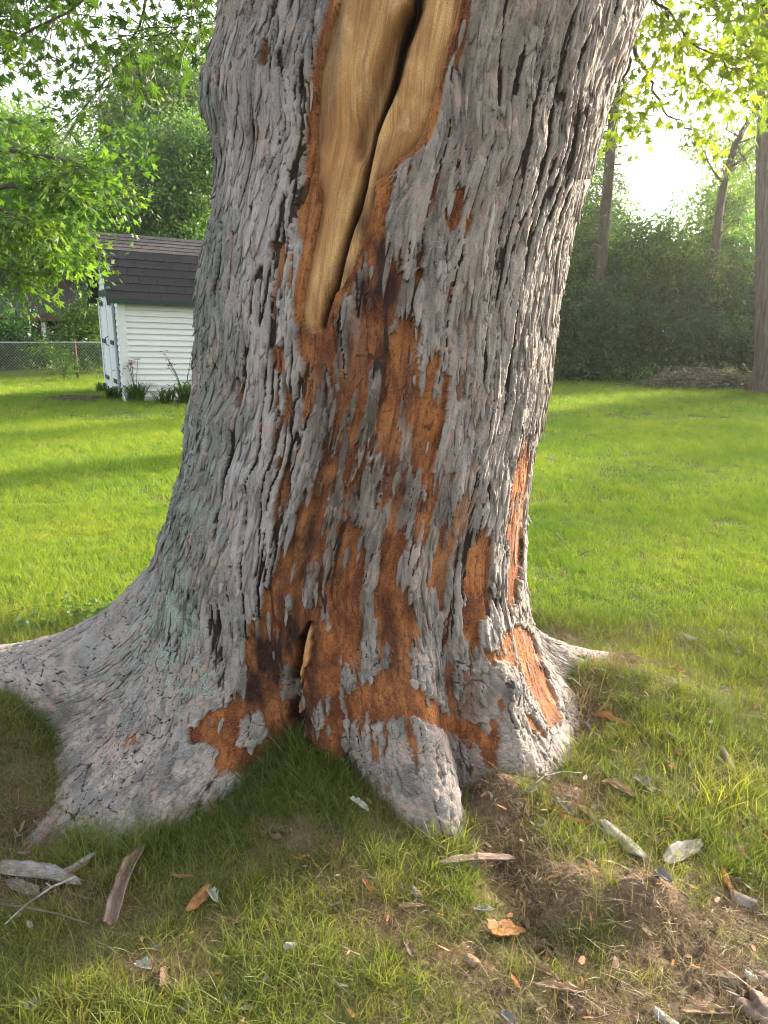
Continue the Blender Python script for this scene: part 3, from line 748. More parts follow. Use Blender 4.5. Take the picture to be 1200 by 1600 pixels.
lab2 = np.zeros(len(pl), np.int64)
P2 = pl.reshape(NR-1, NTH)
for i in range(len(order)):
    rr_, cc_ = np.nonzero(P2 == i)
    if len(rr_) == 0: continue
    r0_, r1_, c0_, c1_ = rr_.min(), rr_.max()+1, cc_.min(), cc_.max()+1
    sub = P2[r0_:r1_, c0_:c1_] == i
    lb = np.where(sub, np.arange(sub.size).reshape(sub.shape)+1, 0)
    for _ in range(400):
        o_ = lb.copy()
        for q in range(1, lb.shape[0]): lb[q] = np.where(sub[q] & sub[q-1], np.maximum(lb[q], lb[q-1]), lb[q])
        for q in range(lb.shape[0]-2, -1, -1): lb[q] = np.where(sub[q] & sub[q+1], np.maximum(lb[q], lb[q+1]), lb[q])
        for q in range(1, lb.shape[1]): lb[:, q] = np.where(sub[:, q] & sub[:, q-1], np.maximum(lb[:, q], lb[:, q-1]), lb[:, q])
        for q in range(lb.shape[1]-2, -1, -1): lb[:, q] = np.where(sub[:, q] & sub[:, q+1], np.maximum(lb[:, q], lb[:, q+1]), lb[:, q])
        if (o_ == lb).all(): break
    u_, c_ = np.unique(lb[lb > 0], return_counts=True)
    P2[r0_:r1_, c0_:c1_][sub & (lb != u_[c_.argmax()])] = -1
pl = P2.ravel()
ATT = {'orange': orange, 'woodc': woodc, 'stain_shade': np.clip(stain_shade, 0, 1), 'lich': lich, 'pale': pale, 'crack': crack, 'rnd': rnd, 'knot': dark_knot, 'brown': np.clip(midbrown, 0, 1), 'warm': warm, 'lav': lav, 'moss': moss}
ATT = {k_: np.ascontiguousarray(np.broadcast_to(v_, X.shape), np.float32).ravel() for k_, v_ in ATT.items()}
Tt = TH.ravel()
ATT['uu'] = (Tt*0.62).astype(np.float32); ATT['vv'] = V.astype(np.float32).ravel()
co = np.stack([X2.ravel(), Y2.ravel(), Z2.ravel()], 1).astype(np.float32)
# smooth normals of the whole surface, so that neighbouring pieces shade as one skin
nx, ny, nz = normals(X2, Y2, Z2)
NRM = np.stack([nx.ravel(), ny.ravel(), nz.ravel()], 1).astype(np.float32)

k = NT('maple_bark')
u_ = k.attr('uu').outputs['Fac']; v_ = k.attr('vv').outputs['Fac']
cb = k.n('ShaderNodeCombineXYZ'); k.l(u_, cb.inputs[0]); k.l(v_, cb.inputs[1])
uv = cb.outputs[0]
n1 = k.noise(k.scale(uv, (1, 0.3, 1)), 70, 6, 0.7, 0.4)
n2 = k.noise(k.scale(uv, (1, 0.55, 1)), 14, 4, 0.6, 0.3)
n3 = k.noise(uv, 240, 3, 0.6)
n4 = k.noise(uv, 3.5, 3, 0.5)
rn = k.attr('rnd').outputs['Fac']
n5 = k.noise(k.scale(uv, (1, 0.16, 1)), 34, 5, 0.65, 0.8)
n6 = k.noise(k.scale(uv, (1, 0.5, 1)), 110, 4, 0.7, 0.6)
grey = k.mix(k.mapr(rn, 0.15, 0.85), (0.155, 0.142, 0.136), (0.415, 0.388, 0.370))
grey = k.mix(k.mapr(n2, 0.42, 0.60, 0, 0.6), grey, (0.27, 0.235, 0.205))
grey = k.mix(k.mapr(n4, 0.45, 0.60, 0, .4), grey, (0.25, 0.245, 0.26))
grey = k.mix(k.mapr(n5, 0.50, 0.62, 0, 0.55), grey, (0.115, 0.10, 0.092))
grey = k.mix(k.mapr(n6, 0.54, 0.66, 0, 0.5), grey, (0.090, 0.078, 0.072))
grey = k.mix(k.mapr(n3, 0.54, 0.66, 0, 0.55), grey, (0.46, 0.435, 0.415))
pl_ = k.mix(k.mapr(n2, 0.42, 0.56), (0.105, 0.100, 0.098), (0.50, 0.42, 0.37))
pl_ = k.mix(k.mapr(n6, 0.49, 0.57, 0, 0.7), pl_, (0.10, 0.088, 0.082))
pl_ = k.mix(k.mapr(n5, 0.52, 0.62, 0, 0.6), pl_, (0.15, 0.13, 0.12))
pl_ = k.mix(k.mapr(n3, 0.56, 0.68, 0, 0.5), pl_, (0.50, 0.45, 0.41))
grey = k.mix(k.math('MULTIPLY', k.attr('pale').outputs['Fac'], 0.8), grey, pl_)
grey = k.mix(k.math('MULTIPLY', k.attr('brown').outputs['Fac'], k.mapr(n2, 0.38, 0.6, 0.6, 1.0)), grey, k.mix(rn, (0.075, 0.055, 0.042), (0.175, 0.140, 0.112)))
grey = k.mix(k.math('MULTIPLY', k.attr('warm').outputs['Fac'], k.mapr(n2, 0.36, 0.6, 0.25, 0.7)), grey, k.mix(rn, (0.135, 0.108, 0.086), (0.33, 0.275, 0.225)))
grey = k.mix(k.math('MULTIPLY', k.attr('lav').outputs['Fac'], 0.7), grey, k.mix(k.mapr(n5, 0.42, 0.62), (0.49, 0.462, 0.462), (0.26, 0.242, 0.242)))
grey = k.mix(k.math('MULTIPLY', k.attr('moss').outputs['Fac'], 0.85), grey, k.mix(k.mapr(n5, 0.42, 0.60), (0.20, 0.215, 0.19), (0.085, 0.09, 0.078)))
pk = k.noise(k.scale(uv, (1, 0.5, 1)), 22, 4, 0.6, 1.0)
grey = k.mix(k.mapr(pk, 0.57, 0.64, 0, 0.65), grey, (0.42, 0.30, 0.255))
lc = k.mix(k.mapr(n3, 0.40, 0.58), (0.15, 0.21, 0.185), (0.38, 0.49, 0.44))
grey = k.mix(k.math('MULTIPLY', k.attr('lich').outputs['Fac'], k.mapr(n6, 0.40, 0.58, 0.1, 0.95)), grey, lc)
grey = k.mix(k.mapr(k.attr('crack').outputs['Fac'], 0.28, 0.62, 0, 0.94), grey, (0.024, 0.016, 0.012))  # dark dead bark, with recess shade painted in along the cracks
org = k.mix(k.mapr(n2, 0.40, 0.58), (0.12, 0.036, 0.015), (0.36, 0.130, 0.040))
org = k.mix(k.mapr(n4, 0.48, 0.62, 0, .6), org, (0.46, 0.20, 0.075))
org = k.mix(k.mapr(n5, 0.48, 0.60, 0, 0.75), org, (0.13, 0.038, 0.016))
org = k.mix(k.mapr(n6, 0.52, 0.64, 0, 0.7), org, (0.075, 0.024, 0.012))
org = k.mix(k.mapr(n3, 0.56, 0.68, 0, 0.5), org, (0.52, 0.28, 0.14))
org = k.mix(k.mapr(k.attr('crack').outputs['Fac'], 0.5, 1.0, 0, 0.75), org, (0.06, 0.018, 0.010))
col = k.mix(k.attr('orange').outputs['Fac'], grey, org)
ws0 = k.noise(k.scale(uv, (1, 0.03, 1)), 260, 4, 0.7, 0.3); ws = k.noise(k.scale(uv, (1, 0.05, 1)), 70, 6, 0.75, 0.5); wg = k.noise(k.scale(uv, (1, 0.25, 1)), 9, 4, 0.6, 0.5); wd = k.noise(k.scale(uv, (1, 4, 1)), 130, 3, 0.6)
wc = k.mix(k.mapr(wg, 0.36, 0.62), (0.42, 0.205, 0.072), (0.70, 0.435, 0.190))
wc = k.mix(k.mapr(ws, 0.46, 0.62, 0, 0.7), wc, (0.26, 0.12, 0.045))
wc = k.mix(k.mapr(n4, 0.5, 0.62, 0, 0.5), wc, (0.30, 0.145, 0.06))
wc = k.mix(k.mapr(ws0, 0.50, 0.64, 0, 0.5), wc, (0.23, 0.105, 0.038))
wc = k.mix(k.mapr(n2, 0.54, 0.66, 0, 0.6), wc, (0.62, 0.42, 0.22))
wc = k.mix(k.mapr(wd, 0.48, 0.64, 0, 0.5), wc, (0.24, 0.13, 0.06))
col = k.mix(k.attr('woodc').outputs['Fac'], col, wc)
stn = k.attr('stain_shade').outputs['Fac']
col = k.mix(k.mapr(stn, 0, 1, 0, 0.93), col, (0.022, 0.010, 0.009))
col = k.mix(k.math('MULTIPLY', k.attr('knot').outputs['Fac'], 0.9), col, (0.05, 0.05, 0.052))
bh = k.math('ADD', k.math('ADD', n1, k.math('MULTIPLY', n6, 0.5)), k.math('MULTIPLY', n3, 0.35))
bh = k.math('ADD', bh, k.math('MULTIPLY', ws0, k.attr('woodc').outputs['Fac']))
bh = k.math('MULTIPLY', bh, k.mapr(k.attr('woodc').outputs['Fac'], 0, 1, 1.0, 0.35))
bmp = k.bump(bh, 1.0, 0.010)
M['bark'] = k.done(k.principled(col, k.mapr(stn, 0, 1, 0.82, 0.38), bmp, 0.28))

def cut(name, mask, parent):
    fs = quads[mask]
    if len(fs) == 0: return None
    used, inv_ = np.unique(fs.ravel(), return_inverse=True)
    me = np_mesh(name, co[used], inv_.reshape(-1, 4)[:, ::-1], M['bark'])
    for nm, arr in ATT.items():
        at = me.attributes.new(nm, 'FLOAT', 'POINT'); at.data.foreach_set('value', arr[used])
    try: me.normals_split_custom_set_from_vertices(NRM[used])
    except Exception as ex: print('normals', ex)
    o = bpy.data.objects.new(name, me); link(o, parent)
    return o
def components(mask2):
    """labels of the connected patches of a face mask laid out as rows x columns"""
    lab = np.where(mask2, np.arange(mask2.size).reshape(mask2.shape)+1, 0)
    while True:
        old = lab.copy()
        for ax in (0, 1):
            for fwd in (True, False):
                L_ = lab if ax == 0 else lab.T
                M_ = mask2 if ax == 0 else mask2.T
                rg = range(1, L_.shape[0]) if fwd else range(L_.shape[0]-2, -1, -1)
                for q in rg:
                    p_ = q-1 if fwd else q+1
                    m_ = M_[q] & M_[p_] & (L_[p_] > L_[q])
                    L_[q][m_] = L_[p_][m_]
        if (old == lab).all(): return lab
def pieces(name, mask, parent, keep=40, label=None, rest='shreds'):
    lab = components(mask.reshape(NR-1, NTH).copy()).ravel()
    u_, c_ = np.unique(lab[lab > 0], return_counts=True)
    left = np.zeros(len(lab), bool)
    for q, n_ in sorted(zip(u_, c_), key=lambda t: -t[1]):
        if n_ >= keep:
            o = cut(name, lab == q, parent)
            if label: tag(o, label); label = None
        else: left |= lab == q
    if left.any(): cut(name if rest is None else rest, left, parent)['kind'] = 'stuff'
maple = empty('silver_maple', (CX[1], CY0, 0))
tag(maple, 'huge old maple with peeling grey bark, orange patches and a long split of bare wood', 'tree')
maple_inv = Matrix.Translation((-CX[1], -CY0, 0))
def shift(o):   # children keep world coordinates
    o.matrix_parent_inverse = maple_inv
    return o
trunk = shift(cut('trunk', barkf & (root_id == 0) & (pl < 0), maple))
wo_ = isw & (pyf < 700); 
ex = cut('exposed_wood', wo_, trunk); tag(ex, 'smooth tan bare wood with a dark split down its middle')
pieces('wood_splinter', isw & (pyf >= 700), trunk, 30)
pieces('inner_bark', iso & (root_id == 0), trunk, 60, 'rust orange inner bark where plates have fallen off', 'inner_bark_specks')
parents = [trunk]
for i in range(1, 7):
    r_ = cut('root', barkf & (root_id == i) & (pl < 0), maple)
    if r_: shift(r_)
    parents.append(r_)
    m_ = iso & (root_id == i)
    if m_.sum() > 60 and r_: pieces('inner_bark', m_, r_, 60, None, 'inner_bark_specks')
    elif m_.any(): cut('inner_bark_specks', m_, r_ or trunk)['kind'] = 'stuff'
srt = np.argsort(pl, kind='stable'); ps = pl[srt]
st = np.searchsorted(ps, np.arange(300)); en = np.searchsorted(ps, np.arange(300), 'right')
mk = np.zeros(len(a), bool)
for i in range(len(order)):
    ids = srt[st[i]:en[i]]
    if len(ids) < 12: continue
    pid = np.bincount(root_id[ids]).argmax()
    mk[:] = False; mk[ids] = True
    cut('bark_plate', mk, parents[pid] or trunk)
# loose flakes that have lifted off the bark at their lower end
fr_ = np.random.default_rng(21)
NXs, NYs, NZs = NX, NY, NZ
HsS = Hs.copy()
def gsamp(A, fi, fj):
    i = np.clip(np.floor(fi).astype(int), 0, NR-2); j = np.clip(np.floor(fj).astype(int), 0, NTH-2); a_ = fi-i; b_ = fj-j
    return (A[i, j]*(1-b_)+A[i, j+1]*b_)*(1-a_)+(A[i+1, j]*(1-b_)+A[i+1, j+1]*b_)*a_
A9 = {q: v_.reshape(NR, NTH) for q, v_ in ATT.items()}
made = 0; tries = 0
sv, sf, sa, sn = [], [], {q: [] for q in ATT}, 0
while made < 2100 and tries < 30000:
    tries += 1
    i0 = int(fr_.integers(20, NR-90)); j0 = int(fr_.integers(8, NF-8))
    px_, py_ = PX[i0, j0], PY[i0, j0]
    edge_on = abs(NX[i0, j0]*(-X[i0, j0])+NY[i0, j0]*(-Y[i0, j0]))
    if not (0 < px_ < 1200 and -40 < py_ < 1290) or wood[i0, j0] > .1 or Z[i0, j0] < .1: continue
    if orange[i0, j0] > .3 and fr_.random() < .95: continue
    if px_ > 620 and fr_.random() < .30: continue
    solo = made < 290
    if fissure[i0, j0] > .2: continue
    lw = low[i0, j0] > .5
    Lr = fr_.uniform(.02, .05) if lw else (fr_.uniform(.07, .20) if solo else fr_.uniform(.02, .11))
    Wr = fr_.uniform(.005, .012) if lw else (fr_.uniform(.007, .013) if solo else fr_.uniform(.003, .009))
    rowlen = abs(V[min(NR-1, i0+20), j0]-V[i0, j0])/20; collen = .62*abs(ths[j0+1]-ths[j0])*max(1, rows_r[i0, j0]/.62)
    nrow = Lr/rowlen; ncol = Wr/collen
    if i0+nrow > NR-4 or j0+ncol+8 > NF or j0-ncol-8 < 0: continue
    nu, nv = (12, 5) if solo else (9, 4)
    t = np.linspace(0, 1, nu)[:, None]; q = np.linspace(-1, 1, nv)[None, :]
    hw = ncol*np.clip(np.minimum(t*3+.25, (1-t)*2.2+.12), 0, 1)*(1+.25*fbm(t*6+made*1.7, np.sign(q)*3+0*t, 2, 5))
    fi = i0+t*nrow+0*q+fbm(q*2+made, 0*t+made*.3, 2, 6)*nrow*.12*t; fj = j0+q*hw+ncol*.5*fbm(t*2+made*2.1, 0*q, 2, 9)
    h_ = gsamp(HsS, fi, fj); w8 = gsamp(wood, fi, fj)
    if w8.max() > .2 or gsamp(fissure, fi, fj).max() > .55: continue
    hm_ = np.percentile(h_, 80)
    big_l = fr_.uniform(.002, .0075)*(2.4 if fr_.random() < .10 else 1)*(.7 if lw else 1)
    off = .45*hm_+.55*h_+.0004+.0016*np.minimum(1, t*6)+big_l*t**1.7-.0022*q*q+.0012*fbm(t*5+made, q*2, 2, 11)-.004*(t == 0)
    p = [gsamp(a_, fi, fj)+gsamp(n_, fi, fj)*off for a_, n_ in ((X, NX), (Y, NY), (Z, NZ))]
    topv = np.stack(p, -1).reshape(-1, 3); nn = np.stack([gsamp(n_, fi, fj) for n_ in (NX, NY, NZ)], -1).reshape(-1, 3)
    v = np.concatenate([topv, topv-nn*.0022]); n = nu*nv; ii = np.arange(n).reshape(nu, nv)
    qd = np.stack([ii[:-1, :-1], ii[1:, :-1], ii[1:, 1:], ii[:-1, 1:]], -1).reshape(-1, 4)
    loop = np.concatenate([ii[:, 0], ii[-1, 1:], ii[::-1, -1][1:], ii[0, ::-1][1:-1]]); nx_ = np.roll(loop, -1)
    faces_ = np.concatenate([qd, qd[:, ::-1]+n, np.stack([loop, loop+n, nx_+n, nx_], 1)])
    rv = fr_.uniform(.05, .85)
    vals = {}
    for nm in ATT:
        if nm == 'rnd': val = np.full((nu, nv), rv)
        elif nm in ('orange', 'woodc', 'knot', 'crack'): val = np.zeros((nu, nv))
        else: val = gsamp(A9[nm], fi, fj)
        if nm == 'stain_shade': val = val*.5
        vals[nm] = np.tile(val.ravel(), 2).astype(np.float32)
    if solo:
        me = np_mesh('bark_flake', v, faces_, M['bark'], True)
        for nm in ATT:
            at = me.attributes.new(nm, 'FLOAT', 'POINT'); at.data.foreach_set('value', vals[nm])
        link(bpy.data.objects.new('bark_flake', me), trunk)
    else:
        sv.append(v); sf.append(faces_+sn); sn += len(v)
        for nm in ATT: sa[nm].append(vals[nm])
    made += 1
me = np_mesh('bark_shreds', np.concatenate(sv), np.concatenate(sf), M['bark'], True)
for nm in ATT:
    at = me.attributes.new(nm, 'FLOAT', 'POINT'); at.data.foreach_set('value', np.concatenate(sa[nm]))
tag(link(bpy.data.objects.new('bark_shreds', me), trunk), kind='stuff')
print('trunk done', len(co), made)
# ---- PART2

# ------------------------------------------------------------------ foliage building blocks
def lobed_leaf(L, W, n=5, deep=0.45):
    """outline of a lobed maple leaf in x (across), y (along), as a fan"""
    out = [(0, 0)]
    lobes = [(-75, .62), (-38, .85), (0, 1.0), (38, .85), (75, .62)] if n == 5 else [(-50, .75), (0, 1.0), (50, .75)]
    c = (0, .32*L)
    pts = []
    for i, (a, l) in enumerate(lobes):
        a = math.radians(a)
        if i == 0: pts.append((c[0]+math.sin(a-.5)*l*W*.28, c[1]+math.cos(a-.5)*l*L*.2))
        pts.append((c[0]+math.sin(a)*l*W*.62, c[1]+math.cos(a)*l*L*.66))
        if i < len(lobes)-1:
            b = math.radians((lobes[i][0]+lobes[i+1][0])/2)
            pts.append((c[0]+math.sin(b)*W*deep*.42, c[1]+math.cos(b)*L*deep*.42))
    pts.append((-pts[0][0], pts[0][1]))
    return c, [(0, 0)]+pts

def leaf_verts(kind, L):
    if kind == 'maple':
        c, o = lobed_leaf(L, L*1.05)
        v = [(c[0], c[1], -.04*L)]+[(x, y, (-.22*abs(x)*abs(x)/L - .12*max(0, y-c[1]))) for x, y in o]
        f = [(0, i, i+1) for i in range(1, len(o))]+[(0, len(o), 1)]
        return v, f
    if kind == 'maple3':
        c, o = lobed_leaf(L, L, 3, .55)
        v = [(c[0], c[1], 0)]+[(x, y, -.15*abs(x)) for x, y in o]
        f = [(0, i, i+1) for i in range(1, len(o))]+[(0, len(o), 1)]
        return v, f
    if kind == 'oval':
        v = [(0, 0, 0), (-.25*L, .4*L, -.03*L), (0, L, -.1*L), (.25*L, .45*L, -.03*L)]
        return v, [(0, 3, 2), (0, 2, 1)]
    v = [(0, 0, 0), (-.04*L, .5*L, 0), (0, L, -.05*L), (.04*L, .5*L, 0)]
    return v, [(0, 3, 2), (0, 2, 1)]

def spray(name, kind, n, L, spread, length, mat, seed, flat=0.5, droop=.3):
    """a twig with leaves: grows along +Y, roughly level in XY"""
    r = random.Random(seed)
    vs, fs = [], []
    lv, lf = leaf_verts(kind, 1.0)
    tw = MB(); tw.tube([(0, 0, 0), (0.02*length, length*.5, -.02*length), (0, length*.95, -droop*length*.4)], [.006*length+.001, .004*length+.001, .001], 3, False)
    vs += tw.v; fs3 = [(f[0], f[1], f[2]) for f in tw.f]+[(f[0], f[2], f[3]) for f in tw.f]
    for i in range(n):
        t = (i+.5)/n
        side = 1 if i % 2 else -1
        base = Vector((r.uniform(-1, 1)*spread*.3, t*length, -droop*length*t*t*.5+r.uniform(-.25, .25)*spread*flat))
        yaw = side*r.uniform(.3, 1.4)+r.uniform(-.3, .3)
        R = Matrix.Rotation(-yaw, 4, 'Z') @ Matrix.Rotation(r.gauss(-.35, .35+.4*flat), 4, 'X') @ Matrix.Rotation(r.gauss(0, .35+.5*flat), 4, 'Y')
        off = R @ Vector((0, r.uniform(.1, 1)*spread, 0)); s = L*r.uniform(.65, 1.15)
        b = len(vs)
        vs += [tuple(base+off+(R @ Vector(q))*s) for q in lv]
        fs3 += [tuple(k_+b for k_ in f) for f in lf]
    me = np_mesh(name, np.array(vs, float), np.array(fs3, int), mat, smooth=False)
    return bpy.data.objects.new(name, me)

def spray_set(name, kind, n, L, spread, length, mat, count=4, **kw):
    return scatter_group(name, src_collection(name, [spray(name, kind, n, L, spread, length, mat, 50+i, **kw) for i in range(count)]))
SG = {
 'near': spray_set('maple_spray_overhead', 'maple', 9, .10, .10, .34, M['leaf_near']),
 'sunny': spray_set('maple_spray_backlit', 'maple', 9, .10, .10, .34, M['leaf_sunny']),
 'bright': spray_set('maple_spray_bright', 'maple3', 12, .10, .14, .5, M['leaf_bright'], flat=.35),
 'green': spray_set('shrub_spray', 'oval', 22, .13, .22, .6, M['leaf_green'], flat=.9),
 'tall': spray_set('tall_spray', 'oval', 26, .16, .3, .8, M['leaf_tall'], flat=.9),
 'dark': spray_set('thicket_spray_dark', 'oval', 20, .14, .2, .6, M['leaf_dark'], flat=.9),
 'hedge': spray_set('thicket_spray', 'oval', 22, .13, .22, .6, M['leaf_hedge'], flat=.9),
 'needle': spray_set('spruce_spray', 'needle', 60, .12, .10, .7, M['needle'], flat=.5),
 'grey': spray_set('wilted_spray', 'oval', 12, .14, .12, .4, M['leaf_grey'], flat=.9, droop=1.0),
}
def spray_scatter(name, pts, group, parent, size=1.0, dirs=None, level=.5):
    n = len(pts); pts = np.asarray(pts)
    rot = np.zeros((n, 3)); 
    rot[:, 2] = rng.uniform(0, 2*PI, n) if dirs is None else dirs+rng.normal(0, .6, n)
    rot[:, 0] = rng.normal(-.15, level, n); rot[:, 1] = rng.normal(0, level*.8, n)
    return scatter(name, pts, rot, size*rng.uniform(.7, 1.25, n), rng.integers(0, 4, n), group, parent)

def blob_points(blobs, density, seed=0, hollow=.55):
    """points spread through lumpy ellipsoids, thinned by noise so that gaps show"""
    out = []
    r = np.random.default_rng(seed)
    for (x, y, z, a, b, c) in blobs:
        n = max(4, int(density*(a*b*c)**(2/3.)*12))
        d = r.normal(size=(n, 3)); d /= np.linalg.norm(d, axis=1)[:, None]
        rad = (hollow+(1-hollow)*r.random(n)**.6)
        rad *= 1+.28*fbm(d[:, 0]*2.2+x, d[:, 1]*2.2+d[:, 2]*1.7+y, 3, seed)*1.6
        p = d*rad[:, None]*np.array([a, b, c])+np.array([x, y, z])
        keep = fbm(p[:, 0]*1.6/max(.4, a*.5), p[:, 2]*1.6/max(.4, a*.5)+p[:, 1], 3, seed+5) > -.22
        out.append(p[keep])
    p = np.concatenate(out)
    return p[p[:, 2] > 0.05]

def tree(label, x, y, height, r0, blobs, group, density, size=1.0, name='tree', cat='tree', lean=(0, 0), seed=0, grp=None, mat=None, bark='branch', limbs=True, trunk_top=None):
    r = random.Random(seed+3)
    z0 = float(ground_z(x, y))
    t = empty(name, (x, y, z0)); tag(t, label, cat, grp)
    mb = MB(); H_ = trunk_top or height*.8
    pts = [Vector((lean[0]*q*q*H_+.02*H_*math.sin(q*7+seed)*q, lean[1]*q*q*H_, q*H_-.15*(q == 0))) for q in [i/9 for i in range(10)]]
    rad = [r0*(1.5 if i == 0 else 1)*(1-.85*i/9) for i in range(10)]
    mb.tube(pts, rad, 10)
    o = mb.build('trunk', M[bark], t, True)
    if limbs:
        lb = MB()
        for (bx, by, bz, a, b, c) in blobs:
            e = Vector((bx-x, by-y, bz-z0))
            k_ = min(8, max(1, int((e.z-.35*c)/H_*9)-1)); s_ = pts[k_]
            m_ = s_.lerp(e, .5)+Vector((r.uniform(-.2, .2), r.uniform(-.2, .2), .12*(e-s_).length))
            rr = rad[k_]*.45
            lb.tube([s_, s_.lerp(m_, .5)+Vector((0, 0, .03)), m_, m_.lerp(e, .6), e], [rr, rr*.8, rr*.6, rr*.35, rr*.15], 6)
            for q in range(4):
                d = Vector((r.uniform(-1, 1)*a, r.uniform(-1, 1)*b, r.uniform(-.4, 1)*c))*.9
                f_ = m_.lerp(e, r.uniform(.1, .9)); lb.tube([f_, f_+d*.5+Vector((0, 0, .05)), f_+d], [rr*.3, rr*.2, .004], 4)
        l_ = lb.build('limbs', M[bark], o, True); l_['kind'] = 'stuff'
    pts_ = blob_points(blobs, density, seed)
    cr = spray_scatter('crown', pts_-np.array([x, y, z0]), SG[group], t, size)
    return t

# ------------------------------------------------------------------ upper limbs and hanging leaves of the old maple
mb_l = MB()
top = Vector((interp(3.6, CX), CY0, 3.6))
def limb_path(a, b, n=8, sag=.0, wob=.08, seed=0):
    r = random.Random(seed); a = Vector(a); b = Vector(b); out = []
    for i in range(n+1):
        t = i/n; p = a.lerp(b, t); p.z += sag*math.sin(PI*t)
        if 0 < i < n: p += Vector([r.uniform(-1, 1)*wob for _ in range(3)])
        out.append(p)
    return out
def limb(name, pts, r0, r1, parent, n=12):
    mb = MB(); N_ = len(pts)
    mb.tube(pts, [r0+(r1-r0)*(i/(N_-1))**.8 for i in range(N_)], n)
    o = mb.build(name, M['trunk_far'] if r0 > .12 else M['branch'], parent, True)
    return shift(o) if parent is maple else o
limb('stem', limb_path(top+Vector((-.25, 0, -.15)), (-1.3, 3.2, 7.5), 6, .2, .05, 1), .52, .2, maple, 24)
limb('stem', limb_path(top+Vector((.28, 0, -.15)), (2.3, 3.0, 7.8), 6, .2, .05, 2), .55, .2, maple, 24)
# branch: name, start, end, radius
def P_(px, py, Y): return P(px, py, Y)
def hanging(label, pts, r0, n_twig, reach, sg, seed, parent, dens=5, drop=.5, name='branch', tz=(0, 0, 0), size=1.0):
    """a leafy branch: wood and its leaf sprays"""
    r = random.Random(seed)
    off = Vector(tz)
    pts = [Vector(p)-off for p in pts]
    # resample the path
    fine = []
    for i in range(len(pts)-1):
        for q in range(5):
            p = pts[i].lerp(pts[i+1], q/5); p += Vector([r.uniform(-.02, .02) for _ in range(3)]); fine.append(p)
    fine.append(pts[-1]); N_ = len(fine)
    mb = MB(); mb.tube(fine, [r0*(1-.85*i/(N_-1)) for i in range(N_)], 6)
    sp, dr = [], []
    for k_ in range(n_twig):
        t = r.uniform(.08, 1)**.8; i = min(N_-2, int(t*(N_-1))); s_ = fine[i]
        ax = (fine[i+1]-fine[i]).normalized()
        d = Vector((r.uniform(-1, 1), r.uniform(-1, 1), r.uniform(-1, .45)*drop*1.6))+ax*.6; d.normalize()
        ln = reach*r.uniform(.45, 1.1)*(1.1-.45*t)
        m_ = s_+d*ln*.55; e_ = s_+d*ln+Vector((0, 0, -.25*ln*drop))
        mb.tube([s_, m_, e_], [r0*.22*(1-.6*t)+.002, r0*.13*(1-.6*t)+.0018, .0015], 4, False)
        for q in range(dens):
            f = r.uniform(.2, 1.0); p = (s_.lerp(m_, f*2) if f < .5 else m_.lerp(e_, f*2-1))
            sp.append(p+Vector([r.gauss(0, .03) for _ in range(3)])); dr.append(math.atan2(d.y, d.x)-PI/2+r.uniform(-.8, .8))
    o = mb.build(name, M['branch'], parent, True)
    if label: tag(o, label)
    l_ = spray_scatter('leaves', np.array([tuple(p) for p in sp]), SG[sg], o, size, np.array(dr), .45)
    return o
def hang(pix, r0, n, reach, sg, seed, **kw):
    o = hanging(None, [P(px, py, Y) for px, py, Y in pix], r0, n, reach, sg, seed, maple, **kw); shift(o)
    return o
# top left: dark leaves overhead, hanging from boughs above the frame
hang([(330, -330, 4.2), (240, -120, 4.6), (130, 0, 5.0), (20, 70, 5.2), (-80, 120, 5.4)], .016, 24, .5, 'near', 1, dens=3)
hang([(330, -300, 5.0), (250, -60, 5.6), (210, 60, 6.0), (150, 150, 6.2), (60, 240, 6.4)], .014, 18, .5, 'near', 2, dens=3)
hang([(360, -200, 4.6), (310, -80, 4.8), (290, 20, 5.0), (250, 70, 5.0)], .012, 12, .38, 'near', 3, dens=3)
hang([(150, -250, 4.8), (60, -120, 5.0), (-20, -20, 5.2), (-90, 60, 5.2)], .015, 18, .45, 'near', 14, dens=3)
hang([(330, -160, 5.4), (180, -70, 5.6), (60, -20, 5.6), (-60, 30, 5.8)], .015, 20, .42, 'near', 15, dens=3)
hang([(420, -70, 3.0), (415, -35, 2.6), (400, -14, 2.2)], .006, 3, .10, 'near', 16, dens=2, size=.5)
# top right: leaves with the backlight painted into their colour
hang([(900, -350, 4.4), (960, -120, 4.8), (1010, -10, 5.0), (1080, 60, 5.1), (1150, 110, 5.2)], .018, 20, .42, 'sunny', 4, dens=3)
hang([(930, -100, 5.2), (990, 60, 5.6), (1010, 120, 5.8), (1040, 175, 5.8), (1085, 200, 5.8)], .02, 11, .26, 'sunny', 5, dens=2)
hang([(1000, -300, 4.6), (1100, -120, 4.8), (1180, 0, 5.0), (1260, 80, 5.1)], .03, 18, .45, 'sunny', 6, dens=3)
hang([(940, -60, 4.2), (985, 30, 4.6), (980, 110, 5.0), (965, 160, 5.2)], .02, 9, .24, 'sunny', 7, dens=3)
hang([(1040, -200, 6.2), (1100, -20, 6.6), (1150, 60, 6.8), (1230, 120, 7)], .03, 14, .45, 'sunny', 8, dens=3)
